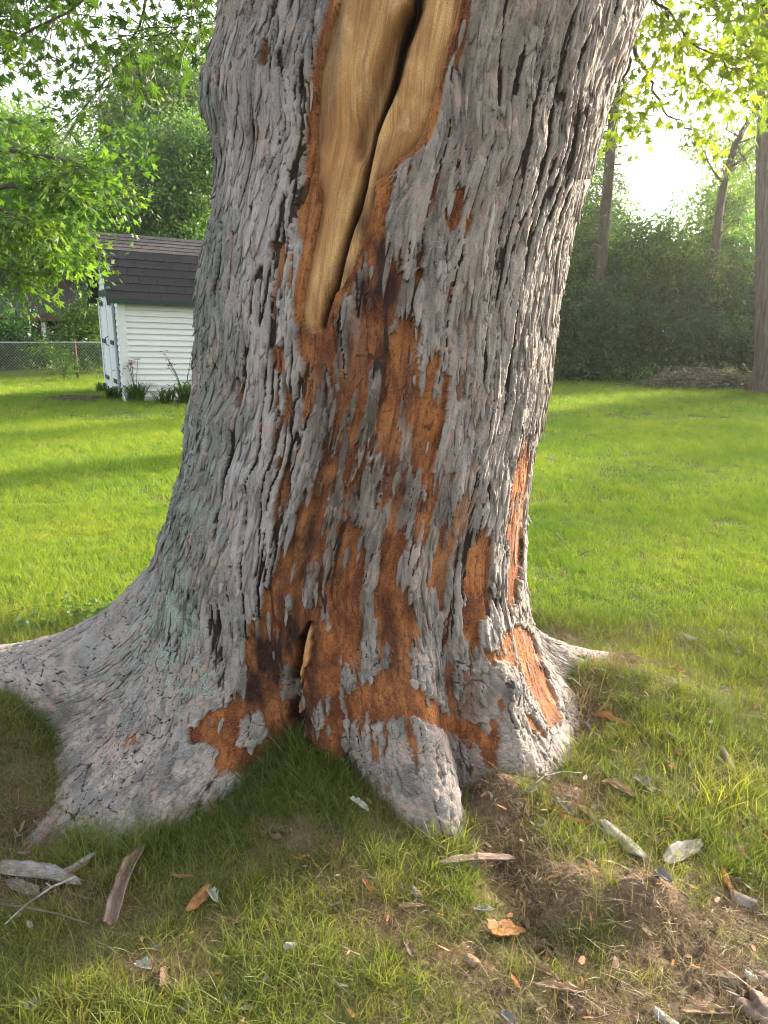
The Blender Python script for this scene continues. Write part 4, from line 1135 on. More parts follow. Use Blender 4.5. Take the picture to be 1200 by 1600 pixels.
# crown above the picture
cb_ = [(-2.8, 4.5, 7.6, 2.4, 2.4, 1.6), (2.8, 4.2, 8.2, 2.4, 2.4, 1.8), (0, 2.6, 9.2, 2.6, 2.6, 1.8), (-2.2, 1.2, 8.4, 2.0, 2.0, 1.4), (2.8, 1.0, 8.8, 2.2, 2.2, 1.6), (0.2, 5.6, 8.6, 2.2, 2.0, 1.6)]
for i, b_ in enumerate(cb_):
    s_ = (-1.3, 3.2, 7.3) if b_[0] <= 0 else (2.3, 3.0, 7.5)
    limb('limb', limb_path(s_, b_[:3], 5, .3, .1, 20+i), .14, .03, maple, 8)
crown = spray_scatter('crown', blob_points(cb_, 9, 3), SG['near'], maple, 1.8); shift(crown)
for i, (pa, ia) in enumerate((((-1.3, 3.2, 6.6), (330, -330, 4.2)), ((-1.0, 3.1, 5.6), (330, -300, 5.0)), ((-.8, 3.0, 5.0), (360, -200, 4.6)), ((-1.2, 3.1, 6.0), (150, -250, 4.8)), ((-.9, 3.0, 5.2), (330, -160, 5.4)),
                              ((1.6, 3.0, 5.8), (900, -350, 4.4)), ((1.2, 3.0, 5.0), (930, -100, 5.2)), ((1.9, 3.0, 6.4), (1000, -300, 4.6)), ((1.1, 3.0, 4.6), (940, -60, 4.2)), ((1.8, 3.0, 6.2), (1040, -200, 6.2)))):
    limb('limb', limb_path(pa, P(*ia), 5, .25, .06, 60+i), .07, .017, maple, 8)

# ------------------------------------------------------------------ left middle ground: young maple, shrubs, tall trees
def blob_at(px, py, Y, r, ry=None, rz=None):
    p = P(px, py, Y); s = r*Y/1200.0*1.03
    return (p.x, p.y, p.z, s, (ry or r)*Y/1200.0, (rz or r*.8)*Y/1200.0)
yt = empty('young_maple', (-7.4, 9.6, 0)); tag(yt, 'bright yellow green maple reaching in from the left above the fence', 'tree')
mbt = MB(); mbt.tube([(0, 0, -.1), (.05, 0, 1.2), (.2, .1, 2.6), (.5, .1, 4.2), (.9, 0, 5.6)], [.16, .12, .10, .07, .03], 10); ytr = mbt.build('trunk', M['branch'], yt, True)
for i, (pix, n, rch) in enumerate([
    ([(-340, 330, 9.6), (-120, 270, 9.2), (0, 235, 9.0), (90, 245, 8.8), (150, 275, 8.6)], 30, .6),
    ([(-340, 400, 9.6), (-120, 320, 9.0), (10, 290, 8.8), (80, 295, 8.8), (120, 305, 8.5)], 30, .42),
    ([(-340, 430, 9.6), (-130, 380, 9.2), (0, 350, 9.0), (50, 365, 8.8), (95, 385, 8.8)], 24, .38),
    ([(-340, 450, 9.6), (-130, 420, 9.2), (-40, 415, 9.0), (0, 420, 8.8), (30, 430, 8.7)], 12, .26),
    ([(-340, 300, 9.6), (-160, 200, 9.6), (-20, 180, 9.6), (50, 200, 9.4)], 20, .55),
    ([(-340, 380, 9.6), (-160, 345, 8.6), (-60, 330, 8.2), (10, 330, 8.0), (50, 345, 8.0)], 20, .45),
    ([(-340, 330, 9.6), (-160, 250, 10.4), (0, 280, 10.6), (60, 310, 10.8), (95, 315, 11.0)], 22, .45)]):
    hanging(None, [P(*q) for q in pix], .045, n, rch, 'bright', 100+i, yt, dens=5, tz=(-7.4, 9.6, 0), drop=.35)
tree('dense rounded green tree standing directly behind the shed', -7.0, 22.0, 6.6, .16,
     [blob_at(*q) for q in ((215, 300, 21, 60), (290, 290, 21.5, 65), (250, 240, 22, 55), (310, 230, 22.5, 55), (180, 350, 21, 50), (330, 330, 21, 55), (350, 250, 22, 60), (140, 330, 22, 50), (240, 350, 20.5, 60), (300, 390, 20.5, 60), (150, 400, 20.8, 50))],
     'green', 16, 1.0, 'leafy_tree', seed=1)
tree('tall feathery light green tree rising above the others behind the shed', -10.5, 31.0, 12, .2,
     [blob_at(*q) for q in ((240, 110, 31, 40), (225, 165, 31, 55), (275, 170, 31, 50), (250, 215, 30, 70), (195, 215, 31, 45), (300, 220, 31, 50), (245, 75, 31, 22), (215, 130, 31, 28), (275, 130, 31, 26))],
     'tall', 9, 1.15, 'leafy_tree', seed=2)
tree('pale hazy green tree at the far left edge behind the maple', -19, 33.0, 11, .25,
     [blob_at(*q) for q in ((20, 250, 32, 90), (90, 290, 32, 90), (-60, 220, 33, 100), (40, 360, 31, 100), (130, 360, 31, 80), (-80, 340, 31, 110))],
     'tall', 8, 1.2, 'leafy_tree', seed=4)
tree('tall green tree far behind, mostly hidden by the old trunk', -4.0, 34.0, 12, .25,
     [blob_at(*q) for q in ((330, 190, 34, 60), (380, 120, 34, 80), (420, 240, 34, 90), (350, 300, 33, 80), (480, 200, 35, 110), (450, 380, 33, 100), (560, 330, 34, 110))],
     'tall', 8, 1.2, 'leafy_tree', seed=5)
def shrub(label, px, py, Y, blobs, sg, dens, size, seed, grp=None):
    g = P(px, py, Y); 
    return tree(label, g.x, g.y, 2.2, .04, [blob_at(*q) for q in blobs], sg, dens, size, 'shrub', 'shrub', seed=seed, grp=grp, trunk_top=1.3)
shrub('dark leafy shrub beyond the fence at the far left edge', 20, 560, 21, [(10, 510, 21, 45), (-40, 500, 21, 60), (40, 535, 20.6, 30), (-20, 550, 20.6, 36)], 'dark', 22, .95, 11)
shrub('broad green shrub between the brown house and the shed', 130, 560, 20.5, [(125, 500, 20.6, 32), (150, 480, 20.8, 34), (110, 530, 20.2, 34), (145, 545, 20, 34), (165, 520, 20.2, 34), (88, 552, 20.6, 20)], 'green', 24, .8, 12)
shrub('dark undergrowth low in front of the brown house', 70, 565, 21.5, [(60, 556, 21.6, 18), (95, 560, 21.4, 18), (20, 556, 21.8, 26), (135, 560, 21.4, 22)], 'dark', 24, .8, 13)

# ------------------------------------------------------------------ brown house glimpsed behind the fence
hx = P(60, 500, 27)
house = empty('brown_house', (hx.x-2.0, 27.5, -.87)); tag(house, 'low dark brown house with reddish eave glimpsed behind the shrubs at left', 'house')
m_ = MB(); m_.box(-6, 6, 0, 6, -.2, 2.25); m_.build('wall', M['brick_dark'], house)
m_ = MB(); m_.add([(-6.6, -.6, 2.32), (6.6, -.6, 2.32), (6.6, 3, 3.9), (-6.6, 3, 3.9), (6.6, 6.6, 2.32), (-6.6, 6.6, 2.32), (-6.6, -.6, 2.2), (6.6, -.6, 2.2), (6.6, 6.6, 2.2), (-6.6, 6.6, 2.2)],
             [(0, 1, 2, 3), (3, 2, 4, 5), (6, 9, 8, 7), (0, 6, 7, 1), (5, 4, 8, 9), (1, 7, 8, 4, 2), (0, 3, 5, 9, 6)]); rf = m_.build('roof', M['shingle_top'], house)
m_ = MB(); m_.box(-6.65, 6.65, -.66, -.603, 2.12, 2.36); m_.build('fascia', M['brown_board'], rf)
for xx in (-3.6, 1.0, 3.2):
    m_ = MB(); m_.box(xx-.5, xx+.5, -.045, -.004, .95, 1.95); m_.box(xx-.5, xx-.44, -.07, -.046, .95, 1.95); m_.box(xx+.44, xx+.5, -.07, -.046, .95, 1.95); m_.box(xx-.44, xx+.44, -.07, -.046, 1.89, 1.95); m_.box(xx-.44, xx+.44, -.07, -.046, .95, 1.01)
    w_ = m_.build('window', M['blue_white'], house)
    m_ = MB(); m_.box(xx-.437, xx+.437, -.056, -.048, 1.012, 1.888); m_.build('pane', M['window'], w_)
m_ = MB(); m_.box(2.05, 2.17, -.4, -.28, 0, 2.2); m_.build('post', M['white_paint'], house)

# ------------------------------------------------------------------ shed
SX, SY = P(197, 622, 13.4).x, 13.4
phi = math.radians(27)
shed = empty('garden_shed', (SX, SY, float(ground_z(SX, SY))-.03), phi)
tag(shed, 'white barn-roofed garden shed with dark shingles, partly hidden by the big trunk', 'shed')
Ls, Ws, EH, BH, RH, BI = 3.6, 2.5, 1.80, 2.56, 2.92, .42
def sag(v): return (v[0], v[1], v[2]-.040*v[0])
def sb(name, mb, mat, parent):
    mb.v = [sag(q) for q in mb.v]; return mb.build(name, M[mat], parent)
mb = MB(); pr = [(0.03, 0), (0.03, EH-.02), (BI, BH-.05), (Ws/2, RH-.05), (Ws-BI, BH-.05), (Ws-.03, EH-.02), (Ws-.03, 0)]
vv_ = [(x, y, z) for x in (.03, Ls-.03) for y, z in pr]; n7 = 7
mb.add(vv_, [tuple(range(n7)), tuple(range(2*n7-1, n7-1, -1))]+[(i, i+n7, (i+1) % n7+n7, (i+1) % n7) for i in range(n7)])
sw = sb('wall', mb, 'blue_white', shed)
nb = 18; bh_ = (EH-.03)/nb
for i in range(nb):
    mb = MB(); z0 = .02+i*bh_; z1 = z0+bh_
    x0, x1 = .10, Ls-.1
    mb.add([(x0, -.004, z0), (x1, -.004, z0), (x1, .022, z1-.002), (x0, .022, z1-.002), (x0, .028, z0), (x1, .028, z0), (x1, .028, z1-.002), (x0, .028, z1-.002)],
           [(0, 1, 2, 3), (4, 7, 6, 5), (0, 4, 5, 1), (3, 2, 6, 7), (0, 3, 7, 4), (1, 5, 6, 2)])
    sb('siding_board', mb, 'white_paint', sw)
# gable boards, drawn in to the barn outline
def gy(z):
    if z < EH: return 0.03
    if z < BH: return .03+(z-EH)/(BH-EH)*BI
    return BI+(z-BH)/(RH-BH)*(Ws/2-BI)
ng = 26; gh = (RH-.12)/ng
for i in range(ng):
    z0 = .02+i*gh; z1 = z0+gh; ym = gy(z1)+.02
    if ym > Ws/2-.06: break
    segs = [(ym, Ws-ym)]
    if z1 < 1.86: segs = [(ym, .52), (1.98, Ws-ym)]
    for ya, yb in segs:
        mb = MB(); mb.add([(0, ya, z0), (0, yb, z0), (.022, yb, z1-.002), (.022, ya, z1-.002), (.028, ya, z0), (.028, yb, z0), (.028, yb, z1-.002), (.028, ya, z1-.002)],
                          [(0, 3, 2, 1), (4, 5, 6, 7), (0, 1, 5, 4), (3, 7, 6, 2), (0, 4, 7, 3), (1, 2, 6, 5)])
        sb('gable_board', mb, 'blue_white', sw)
for (xa, xb, ya, yb) in ((-.02, .098, -.022, .026), (Ls-.098, Ls+.02, -.022, .026)):
    mb = MB(); mb.box(xa, xb, ya, yb, 0, EH-.03); sb('corner_post', mb, 'white_paint', sw)
for ya in (.0265, Ws-.11):
    mb = MB(); mb.box(-.018, -.002, ya, ya+.08, 0, EH-.04); sb('corner_post', mb, 'blue_white', sw)
# double door of vertical boards
dr = empty('door', (0, 0, 0)); dr.parent = shed; tag(dr)
for i in range(6):
    ya = .56+i*.232; mb = MB(); mb.box(-.03, .002, ya, ya+.224, .08, 1.80); sb('door_board', mb, 'blue_white', dr)
for ya in (.535, 1.24, 1.945):
    mb = MB(); mb.box(-.045, -.031, ya, ya+.06, .06, 1.82); sb('door_trim', mb, 'white_paint', dr)
mb = MB(); mb.box(-.048, -.02, .50, 2.02, 1.83, 1.93); sb('door_header', mb, 'dark_green', dr)
for z_ in (.30, .98, 1.66):
    for ya in (.54, 1.60):
        mb = MB(); mb.box(-.060, -.046, ya, ya+.36, z_, z_+.075); sb('hinge', mb, 'dark_green', dr)
mb = MB(); mb.tube([(-.05, 1.2, .95), (-.09, 1.2, .97), (-.09, 1.2, 1.09), (-.05, 1.2, 1.11)], .01, 6); sb('handle', mb, 'dark_green', dr)
# roof deck, fascia, shingles tab by tab
roof = MB(); OH = .17
rp = [(-.10, EH-.05), (BI-.03, BH), (Ws/2, RH), (Ws-BI+.03, BH), (Ws+.10, EH-.05)]
rq = [(-.10, EH-.09), (BI-.01, BH-.045), (Ws/2, RH-.045), (Ws-BI+.01, BH-.045), (Ws+.10, EH-.09)]
vv_ = [(x, y, z) for x in (-OH, Ls+OH) for y, z in rp+rq]
roof.add(vv_, [(i, i+1, i+11, i+10) for i in range(4)]+[(5+i, 15+i, 16+i, 6+i) for i in range(4)]+[(i, i+5, i+6, i+1) for i in range(4)]+[(10+i, 11+i, 16+i, 15+i) for i in range(4)]+[(0, 10, 15, 5), (4, 9, 19, 14)])
rf = sb('roof', roof, 'shingle', shed)
for s_ in (0, 1):
    for i in range(4):
        (ya, za), (yb, zb) = rp[i], rp[i+1]
        xa, xb = (-OH-.025, -OH-.002) if s_ == 0 else (Ls+OH+.002, Ls+OH+.025)
        mb = MB(); mb.add([(x, y, z) for x in (xa, xb) for (y, z) in ((ya, za+.012), (yb, zb+.012), (yb, zb-.10), (ya, za-.10))], [(0, 1, 2, 3), (7, 6, 5, 4), (0, 4, 5, 1), (1, 5, 6, 2), (2, 6, 7, 3), (3, 7, 4, 0)])
        sb('rake_board', mb, 'dark_green', rf)
mb = MB(); mb.box(-OH, Ls+OH, -.125, -.103, EH-.12, EH-.035); sb('fascia', mb, 'dark_green', rf)
rs = random.Random(5)
def shingles(p0, p1, rows, mat):
    ya, za = p0; yb, zb = p1; ln = math.hypot(yb-ya, zb-za); uy, uz = (yb-ya)/ln, (zb-za)/ln; ny_, nz_ = -uz, uy
    st = ln/rows; tab = .305
    for i in range(rows):
        x = -OH-.02-(tab*.5 if i % 2 else 0)*1.0-rs.uniform(0, .05)
        while x < Ls+OH:
            xa = max(x, -OH-.02)+.003; xb = min(x+tab, Ls+OH)-.003
            if xb-xa > .03:
                lift = .013+rs.uniform(0, .003)
                def q(xx, s, h): return (xx, ya+uy*s+ny_*h, za+uz*s+nz_*h)
                s0 = i*st+rs.uniform(-.003, .003); s1 = (i+1)*st+.01
                mb = MB(); mb.add([q(xa, s0, lift), q(xb, s0, lift), q(xb, s1, .004), q(xa, s1, .004), q(xa, s0, .001), q(xb, s0, .001), q(xb, s1, .001), q(xa, s1, .001)],
                                  [(0, 1, 2, 3), (4, 7, 6, 5), (0, 4, 5, 1), (1, 5, 6, 2), (3, 2, 6, 7), (0, 3, 7, 4)])
                sb('shingle', mb, mat, rf)
            x += tab
shingles(rp[0], rp[1], 6, 'shingle'); shingles(rp[1], rp[2], 5, 'shingle_top')
# light and carriage bracket on the gable
lam = empty('floodlight', (-.05, Ws/2+.02, 0)); lam.parent = shed
mb = MB(); mb.tube([(-.02, 0, 2.58), (-.10, 0, 2.60), (-.16, 0, 2.62)], .018, 6); sb('bracket', mb, 'dark_green', lam)
for q in (-1, 1):
    mb = MB(); mb.tube([(-.14, q*.02, 2.62), (-.18, q*.10, 2.64), (-.24, q*.16, 2.62), (-.27, q*.18, 2.61)], [.03, .05, .075, .06], 10); sb('lamp_head', mb, 'lamp_glass', lam)
mb = MB(); mb.tube([(-.03, .52, 2.02), (-.12, .50, 2.08), (-.13, .50, 2.20), (-.09, .50, 2.30)], [.02, .035, .05, .015], 8); mb.box(-.16, -.06, .46, .54, 2.10, 2.13); sb('wall_ornament', mb, 'dark_green', shed)

# plants in front of the shed
def lily(label, px, py, Y, n, hgt, stalks, seed):
    r = random.Random(seed); g = P(px, py, Y); z0 = float(ground_z(g.x, Y))
    t = empty('daylily', (g.x, Y, z0)); tag(t, label, 'flower', 'daylilies along the shed')
    mb = MB()
    for i in range(n):
        a = r.uniform(0, 2*PI); L = hgt*r.uniform(.6, 1.15); out = L*r.uniform(.35, .8); w_ = .011
        bx, by = r.uniform(-.12, .12), r.uniform(-.08, .08); ca, sa = math.cos(a), math.sin(a)
        pts = [(bx+ca*out*t_, by+sa*out*t_, L*(1.6*t_-.95*t_*t_*(1+.3*out/L))) for t_ in (0, .25, .5, .75, 1)]
        vs = []
        for q, p in enumerate(pts):
            ww = w_*(1, 1.1, .9, .6, .05)[q]; vs += [(p[0]-sa*ww, p[1]+ca*ww, p[2]), (p[0]+sa*ww, p[1]-ca*ww, p[2])]
        mb.add(vs, [(2*q, 2*q+1, 2*q+3, 2*q+2) for q in range(4)])
    o = mb.build('leaves', M['lily'], t); o['kind'] = 'stuff'
    for i in range(stalks):
        a = r.uniform(-.5, .5); h_ = hgt*r.uniform(1.0, 1.45); e = Vector((a*.6, r.uniform(-.1, .05), h_))
        mb = MB(); mb.tube([(0, 0, 0), (a*.25, 0, h_*.6), e], .004, 4); st_ = mb.build('stalk', M['lily'], t)
        for q in range(r.choice((2, 3))):
            c_ = e+Vector((r.uniform(-.07, .07), r.uniform(-.03, .03), r.uniform(-.07, .04))); mb = MB()
            for k_ in range(5):
                b_ = k_*2*PI/5+r.random(); d = Vector((math.cos(b_), math.sin(b_), .4)); s2 = Vector((-math.sin(b_), math.cos(b_), 0))*.013
                mb.add([c_, c_+d*.022+s2, c_+d*.045, c_+d*.022-s2], [(0, 1, 2, 3)])
            mb.build('flower', M['petal'], st_)
lily('daylily clump with dark red flowers at the corner of the shed', 212, 628, 13.4, 120, .52, 7, 1)
lily('daylily clump with reddish flowers between shed wall and big trunk', 290, 632, 13.1, 110, .60, 8, 2)
lily('flowerless daylily leaves arching against the white siding', 258, 632, 13.2, 60, .45, 0, 3)
lily('short grassy clump of leaves below the shed door', 180, 622, 13.9, 120, .36, 0, 4)
lily('low leafy clump at the left end of the shed', 160, 612, 15.2, 60, .30, 0, 5)
g = P(118, 626, 13.9)
mb = MB(); 
for i in range(60):
    a = 2*PI*i/60; mb.v.append((math.cos(a)*.62*(1+.08*math.sin(5*a)), math.sin(a)*.28*(1+.1*math.cos(7*a)), -.01))
for i in range(60):
    a = 2*PI*i/60; mb.v.append((math.cos(a)*.5, math.sin(a)*.22, .05+.015*math.sin(i*2.1)))
mb.f = [(i, (i+1) % 60, 60+(i+1) % 60, 60+i) for i in range(60)]+[tuple(range(60, 120))]
o = mb.build('mulch_bed', M['mulch'], None, True); o.location = (g.x, 13.9, float(ground_z(g.x, 13.9))); tag(o, kind='structure')

# ------------------------------------------------------------------ chain link fence
fY = 18.2; fz = .86
fx0, fx1 = -16.0, -4.5
fence = empty('chain_link_fence', (fx0, fY, 0)); tag(fence, 'low chain link fence with rusty posts between the lawn and the shrubs', 'fence')
mb = MB()
for x in (P(122, 593, fY).x, P(122, 593, fY).x-3.05, P(122, 593, fY).x-6.1, P(122, 593, fY).x+2.6):
    mp = MB(); mp.tube([(x-fx0, 0, -.05), (x-fx0, 0, fz+.03)], .030, 8); mp.tube([(x-fx0, 0, fz+.03), (x-fx0, 0, fz+.07)], [.036, .012], 8); mp.build('post', M['rusty'], fence, True)
mp = MB(); mp.tube([(0, -.04, fz-.01), (fx1-fx0, -.04, fz-.01)], .016, 6); mp.build('top_rail', M['steel'], fence, True)
mp = MB(); D_ = .075; Lf = fx1-fx0
for s_ in (1, -1):
    x = -fz
    while x < Lf+fz:
        a_ = (x, 0.0) if s_ == 1 else (x+fz, 0.0); b_ = (x+fz, fz-.02) if s_ == 1 else (x, fz-.02)
        xa, xb = max(0, min(a_[0], b_[0])), min(Lf, max(a_[0], b_[0]))
        if xb > xa: mp.tube([(a_[0], -.044+.004*s_, a_[1]+.01), (b_[0], -.044+.004*s_, b_[1])], .0022, 3, False)
        x += D_
o = mp.build('wire_mesh', M['steel'], fence); o['kind'] = 'stuff'
vt = empty('vine', (P(95, 590, 18.0).x, 18.0, 0)); tag(vt, 'light green leafy sapling growing up through the chain link fence', 'plant')
hanging(None, [P(100, 592, 18.0), P(95, 560, 17.9), P(75, 537, 17.8), P(60, 536, 17.8)], .012, 10, .32, 'bright', 201, vt, dens=3, name='stem', tz=vt.location, size=.7)
hanging(None, [P(100, 592, 18.0), P(105, 565, 17.9), P(103, 548, 17.8)], .010, 7, .25, 'bright', 202, vt, dens=3, name='stem', tz=vt.location, size=.6)

# ------------------------------------------------------------------ right side: thicket, spruce, leaning tree, big trunk, brush pile
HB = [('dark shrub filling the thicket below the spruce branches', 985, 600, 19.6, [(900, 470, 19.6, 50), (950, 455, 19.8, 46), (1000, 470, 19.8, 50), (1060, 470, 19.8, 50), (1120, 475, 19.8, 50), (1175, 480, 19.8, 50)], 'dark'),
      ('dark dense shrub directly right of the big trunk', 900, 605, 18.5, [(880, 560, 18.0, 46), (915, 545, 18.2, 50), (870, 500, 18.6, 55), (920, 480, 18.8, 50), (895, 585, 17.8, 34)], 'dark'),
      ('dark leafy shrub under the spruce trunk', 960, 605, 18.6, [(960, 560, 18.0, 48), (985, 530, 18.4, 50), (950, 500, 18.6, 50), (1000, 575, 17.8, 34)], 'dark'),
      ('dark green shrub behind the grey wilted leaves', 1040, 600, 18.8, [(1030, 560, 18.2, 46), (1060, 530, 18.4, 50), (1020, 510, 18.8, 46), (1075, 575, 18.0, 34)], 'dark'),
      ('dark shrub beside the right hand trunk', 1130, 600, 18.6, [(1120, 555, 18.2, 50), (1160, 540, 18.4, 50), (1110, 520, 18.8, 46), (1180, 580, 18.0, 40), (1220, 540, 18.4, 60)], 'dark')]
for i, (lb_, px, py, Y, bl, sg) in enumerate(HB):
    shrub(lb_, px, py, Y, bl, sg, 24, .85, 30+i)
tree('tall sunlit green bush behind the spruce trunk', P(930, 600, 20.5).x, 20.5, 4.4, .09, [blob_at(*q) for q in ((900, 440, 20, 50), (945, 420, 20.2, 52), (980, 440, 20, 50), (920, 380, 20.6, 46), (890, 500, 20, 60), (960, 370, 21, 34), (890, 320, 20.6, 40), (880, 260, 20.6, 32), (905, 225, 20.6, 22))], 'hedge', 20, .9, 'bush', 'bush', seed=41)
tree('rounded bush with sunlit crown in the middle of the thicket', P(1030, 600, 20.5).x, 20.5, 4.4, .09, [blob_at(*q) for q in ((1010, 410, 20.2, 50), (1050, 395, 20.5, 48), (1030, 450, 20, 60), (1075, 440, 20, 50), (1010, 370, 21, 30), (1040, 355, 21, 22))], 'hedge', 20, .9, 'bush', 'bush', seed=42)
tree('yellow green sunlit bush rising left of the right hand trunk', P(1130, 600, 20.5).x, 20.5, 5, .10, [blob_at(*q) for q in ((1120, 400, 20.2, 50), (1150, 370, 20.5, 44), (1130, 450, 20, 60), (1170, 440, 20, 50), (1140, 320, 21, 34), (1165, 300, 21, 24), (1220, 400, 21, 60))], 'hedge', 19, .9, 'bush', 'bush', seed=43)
tree('tall light green tree beside the spruce, right of the big trunk', P(895, 600, 23).x, 23, 8, .12, [blob_at(*q) for q in ((885, 330, 23, 55), (925, 300, 23.2, 45), (890, 240, 23, 45), (935, 220, 23.2, 32), (905, 180, 23, 34), (950, 160, 23, 26), (955, 340, 23, 40))], 'hedge', 13, .9, 'leafy_tree', seed=45)
tree('airy yellow green tree behind the leaning tree at right', P(1150, 600, 24).x, 24, 8, .12, [blob_at(*q) for q in ((1140, 330, 24, 50), (1175, 280, 24, 45), (1120, 290, 24, 30), (1170, 220, 24, 34), (1140, 240, 24, 24), (1180, 160, 24, 30))], 'tall', 10, .8, 'leafy_tree', seed=46)
tree('far green tree filling the gap behind the thicket at right', P(1010, 600, 30).x, 30, 6, .2, [blob_at(*q) for q in ((900, 440, 29, 70), (980, 430, 29, 70), (1060, 440, 29, 70), (1140, 420, 29, 70), (860, 360, 30, 60), (1200, 380, 29, 70))], 'hedge', 12, 1.1, 'leafy_tree', seed=44)
# leaning sparse tree
lt = empty('leaning_tree', (P(1100, 600, 19.5).x, 19.5, 0)); tag(lt, 'thin leaning tree with sparse leaves against the bright sky at right', 'tree')
lp = [P(1090, 600, 19.5), P(1110, 430, 19.5), P(1131, 288, 19.5), P(1150, 225, 19.5), P(1178, 175, 19.5), P(1200, 90, 19.6), P(1215, 0, 19.8)]
hanging(None, lp, .13, 50, 1.3, 'tall', 61, lt, dens=3, name='trunk', tz=lt.location, drop=.2, size=.55)
hanging(None, [P(1131, 288, 19.5), P(1110, 260, 19.3), P(1095, 225, 19.2), P(1100, 200, 19.2)], .035, 16, .7, 'tall', 62, lt, dens=3, tz=lt.location, drop=.2, size=.5)
hanging(None, [P(1150, 225, 19.5), P(1170, 260, 19.3), P(1180, 310, 19.2)], .03, 14, .7, 'tall', 63, lt, dens=3, tz=lt.location, drop=.2, size=.5)
# spruce
sp = empty('spruce_tree', (P(925, 600, 19.2).x, 19.2, 0)); tag(sp, 'spruce with bare drooping lower branches just right of the big trunk', 'tree')
spx = sp.location.x
mb = MB(); mb.tube([(0, 0, -.1), (0, 0, 1.5), (.05, 0, 4), (.1, 0, 7), (.15, 0, 10)], [.17, .15, .13, .10, .05], 12); sptr = mb.build('trunk', M['branch'], sp, True)
r = random.Random(9); pts_ = []
bm_ = MB()
for i in range(64):
    z = 2.2+i*.115; a = r.uniform(0, 2*PI); L = r.uniform(1.0, 1.9)*(1.05-.04*i*.4)
    e = Vector((math.cos(a)*L, math.sin(a)*L, z-.18*L)); m__ = Vector((math.cos(a)*L*.5, math.sin(a)*L*.5, z+.03))
    bm_.tube([(0.04, 0, z), m__, e], [.022, .014, .004], 4)
    for q in range(9):
        t_ = r.uniform(.3, 1); c_ = m__.lerp(e, t_*2-1) if t_ > .5 else Vector((0, 0, z)).lerp(m__, t_*2); d = Vector((r.uniform(-1, 1), r.uniform(-1, 1), r.uniform(-.6, .1)))*.3
        bm_.tube([c_, c_+d], [.004, .002], 3, False)
        if z > 4.4 or r.random() < .75: pts_.append(tuple(c_+d*.5))
o = bm_.build('branches', M['branch'], sptr, True); o['kind'] = 'stuff'
spray_scatter('needles', np.array(pts_), SG['needle'], sp, .8)
# right hand trunk
rt = empty('old_tree', (P(1221, 612, 15.2).x, 15.2, 0)); tag(rt, 'big straight tree trunk with flared roots cut by the right edge of the photo', 'tree')
nt_, nz_ = 96, 150
A_, Z_ = np.meshgrid(np.linspace(0, 2*PI, nt_, endpoint=False), np.concatenate([np.linspace(-.15, 1.2, 60), np.linspace(1.24, 8.5, 90)]))
R_ = .46-.012*Z_+.42*np.exp(-(Z_+.15)/.22)*(.75+.35*np.cos(5*A_+.6))
fz_ = np.abs(fbm(A_*4.5+.3*fbm(A_*3, Z_*2, 2, 5), Z_*.9, 4, 301)); R_ = R_+.03*sstep(0, .12, fz_)+.02*fbm(A_*8, Z_*2.5, 3, 302)
v = np.stack([R_*np.cos(A_)-.125*Z_, R_*np.sin(A_), Z_], -1).reshape(-1, 3)
i_ = np.arange((nz_-1)*nt_).reshape(nz_-1, nt_); j_ = np.roll(i_, -1, 1)
me = np_mesh('trunk', v, np.stack([i_.ravel(), j_.ravel(), j_.ravel()+nt_, i_.ravel()+nt_], 1), M['trunk_far'])
rtt = link(bpy.data.objects.new('trunk', me), rt)
rx = rt.location.x
rx -= 1.0
cb2 = [(rx+1.5, 15.2, 9.5, 2.5, 2.2, 1.6), (rx-.8, 16.4, 10.5, 2.2, 2.2, 1.6), (rx+.3, 14, 11.5, 2.4, 2.2, 1.8)]
bl_ = MB()
for b_ in cb2: bl_.tube([(-1.03, 0, 8.2), Vector(b_[:3]).lerp(Vector((rx, 15.2, 8)), .5)-Vector((rx+1, 15.2, 0)), Vector(b_[:3])-Vector((rx+1, 15.2, 0))], [.25, .14, .05], 8)
bl_.build('limbs', M['branch'], rtt, True)['kind'] = 'stuff'
spray_scatter('crown', blob_points(cb2, 9, 8)-np.array([rx+1, 15.2, 0]), SG['tall'], rt, 1.1)
# brush pile
bp = P(1085, 600, 16.3); bpile = empty('brush_pile', (bp.x, 16.3, 0)); tag(bpile, 'low heap of cut branches and dry leaves left of the right hand trunk', 'brush pile')
mb = MB(); r = random.Random(17); sp_ = []
for i in range(150):
    x = r.gauss(0, .5); y = r.gauss(0, .3); z = max(.03, r.uniform(.02, .42)*math.exp(-(x/.9)**2)); a = r.uniform(-.5, .5)+(0 if r.random() < .7 else 1.5); L = r.uniform(.3, .9)
    d = Vector((math.cos(a), math.sin(a)*.7, r.uniform(-.15, .25)))*L*.5; c_ = Vector((x, y, z))
    mb.tube([c_-d, c_+Vector((0, 0, r.uniform(-.04, .06))), c_+d], [.008, .008, .003], 4, False)
    sp_.append(tuple(c_+d*r.uniform(-.8, .8)))
o = mb.build('twigs', M['branch'], bpile, True); o['kind'] = 'stuff'
spray_scatter('dry_leaves', np.array(sp_), SG['grey'], bpile, .55, None, .9)
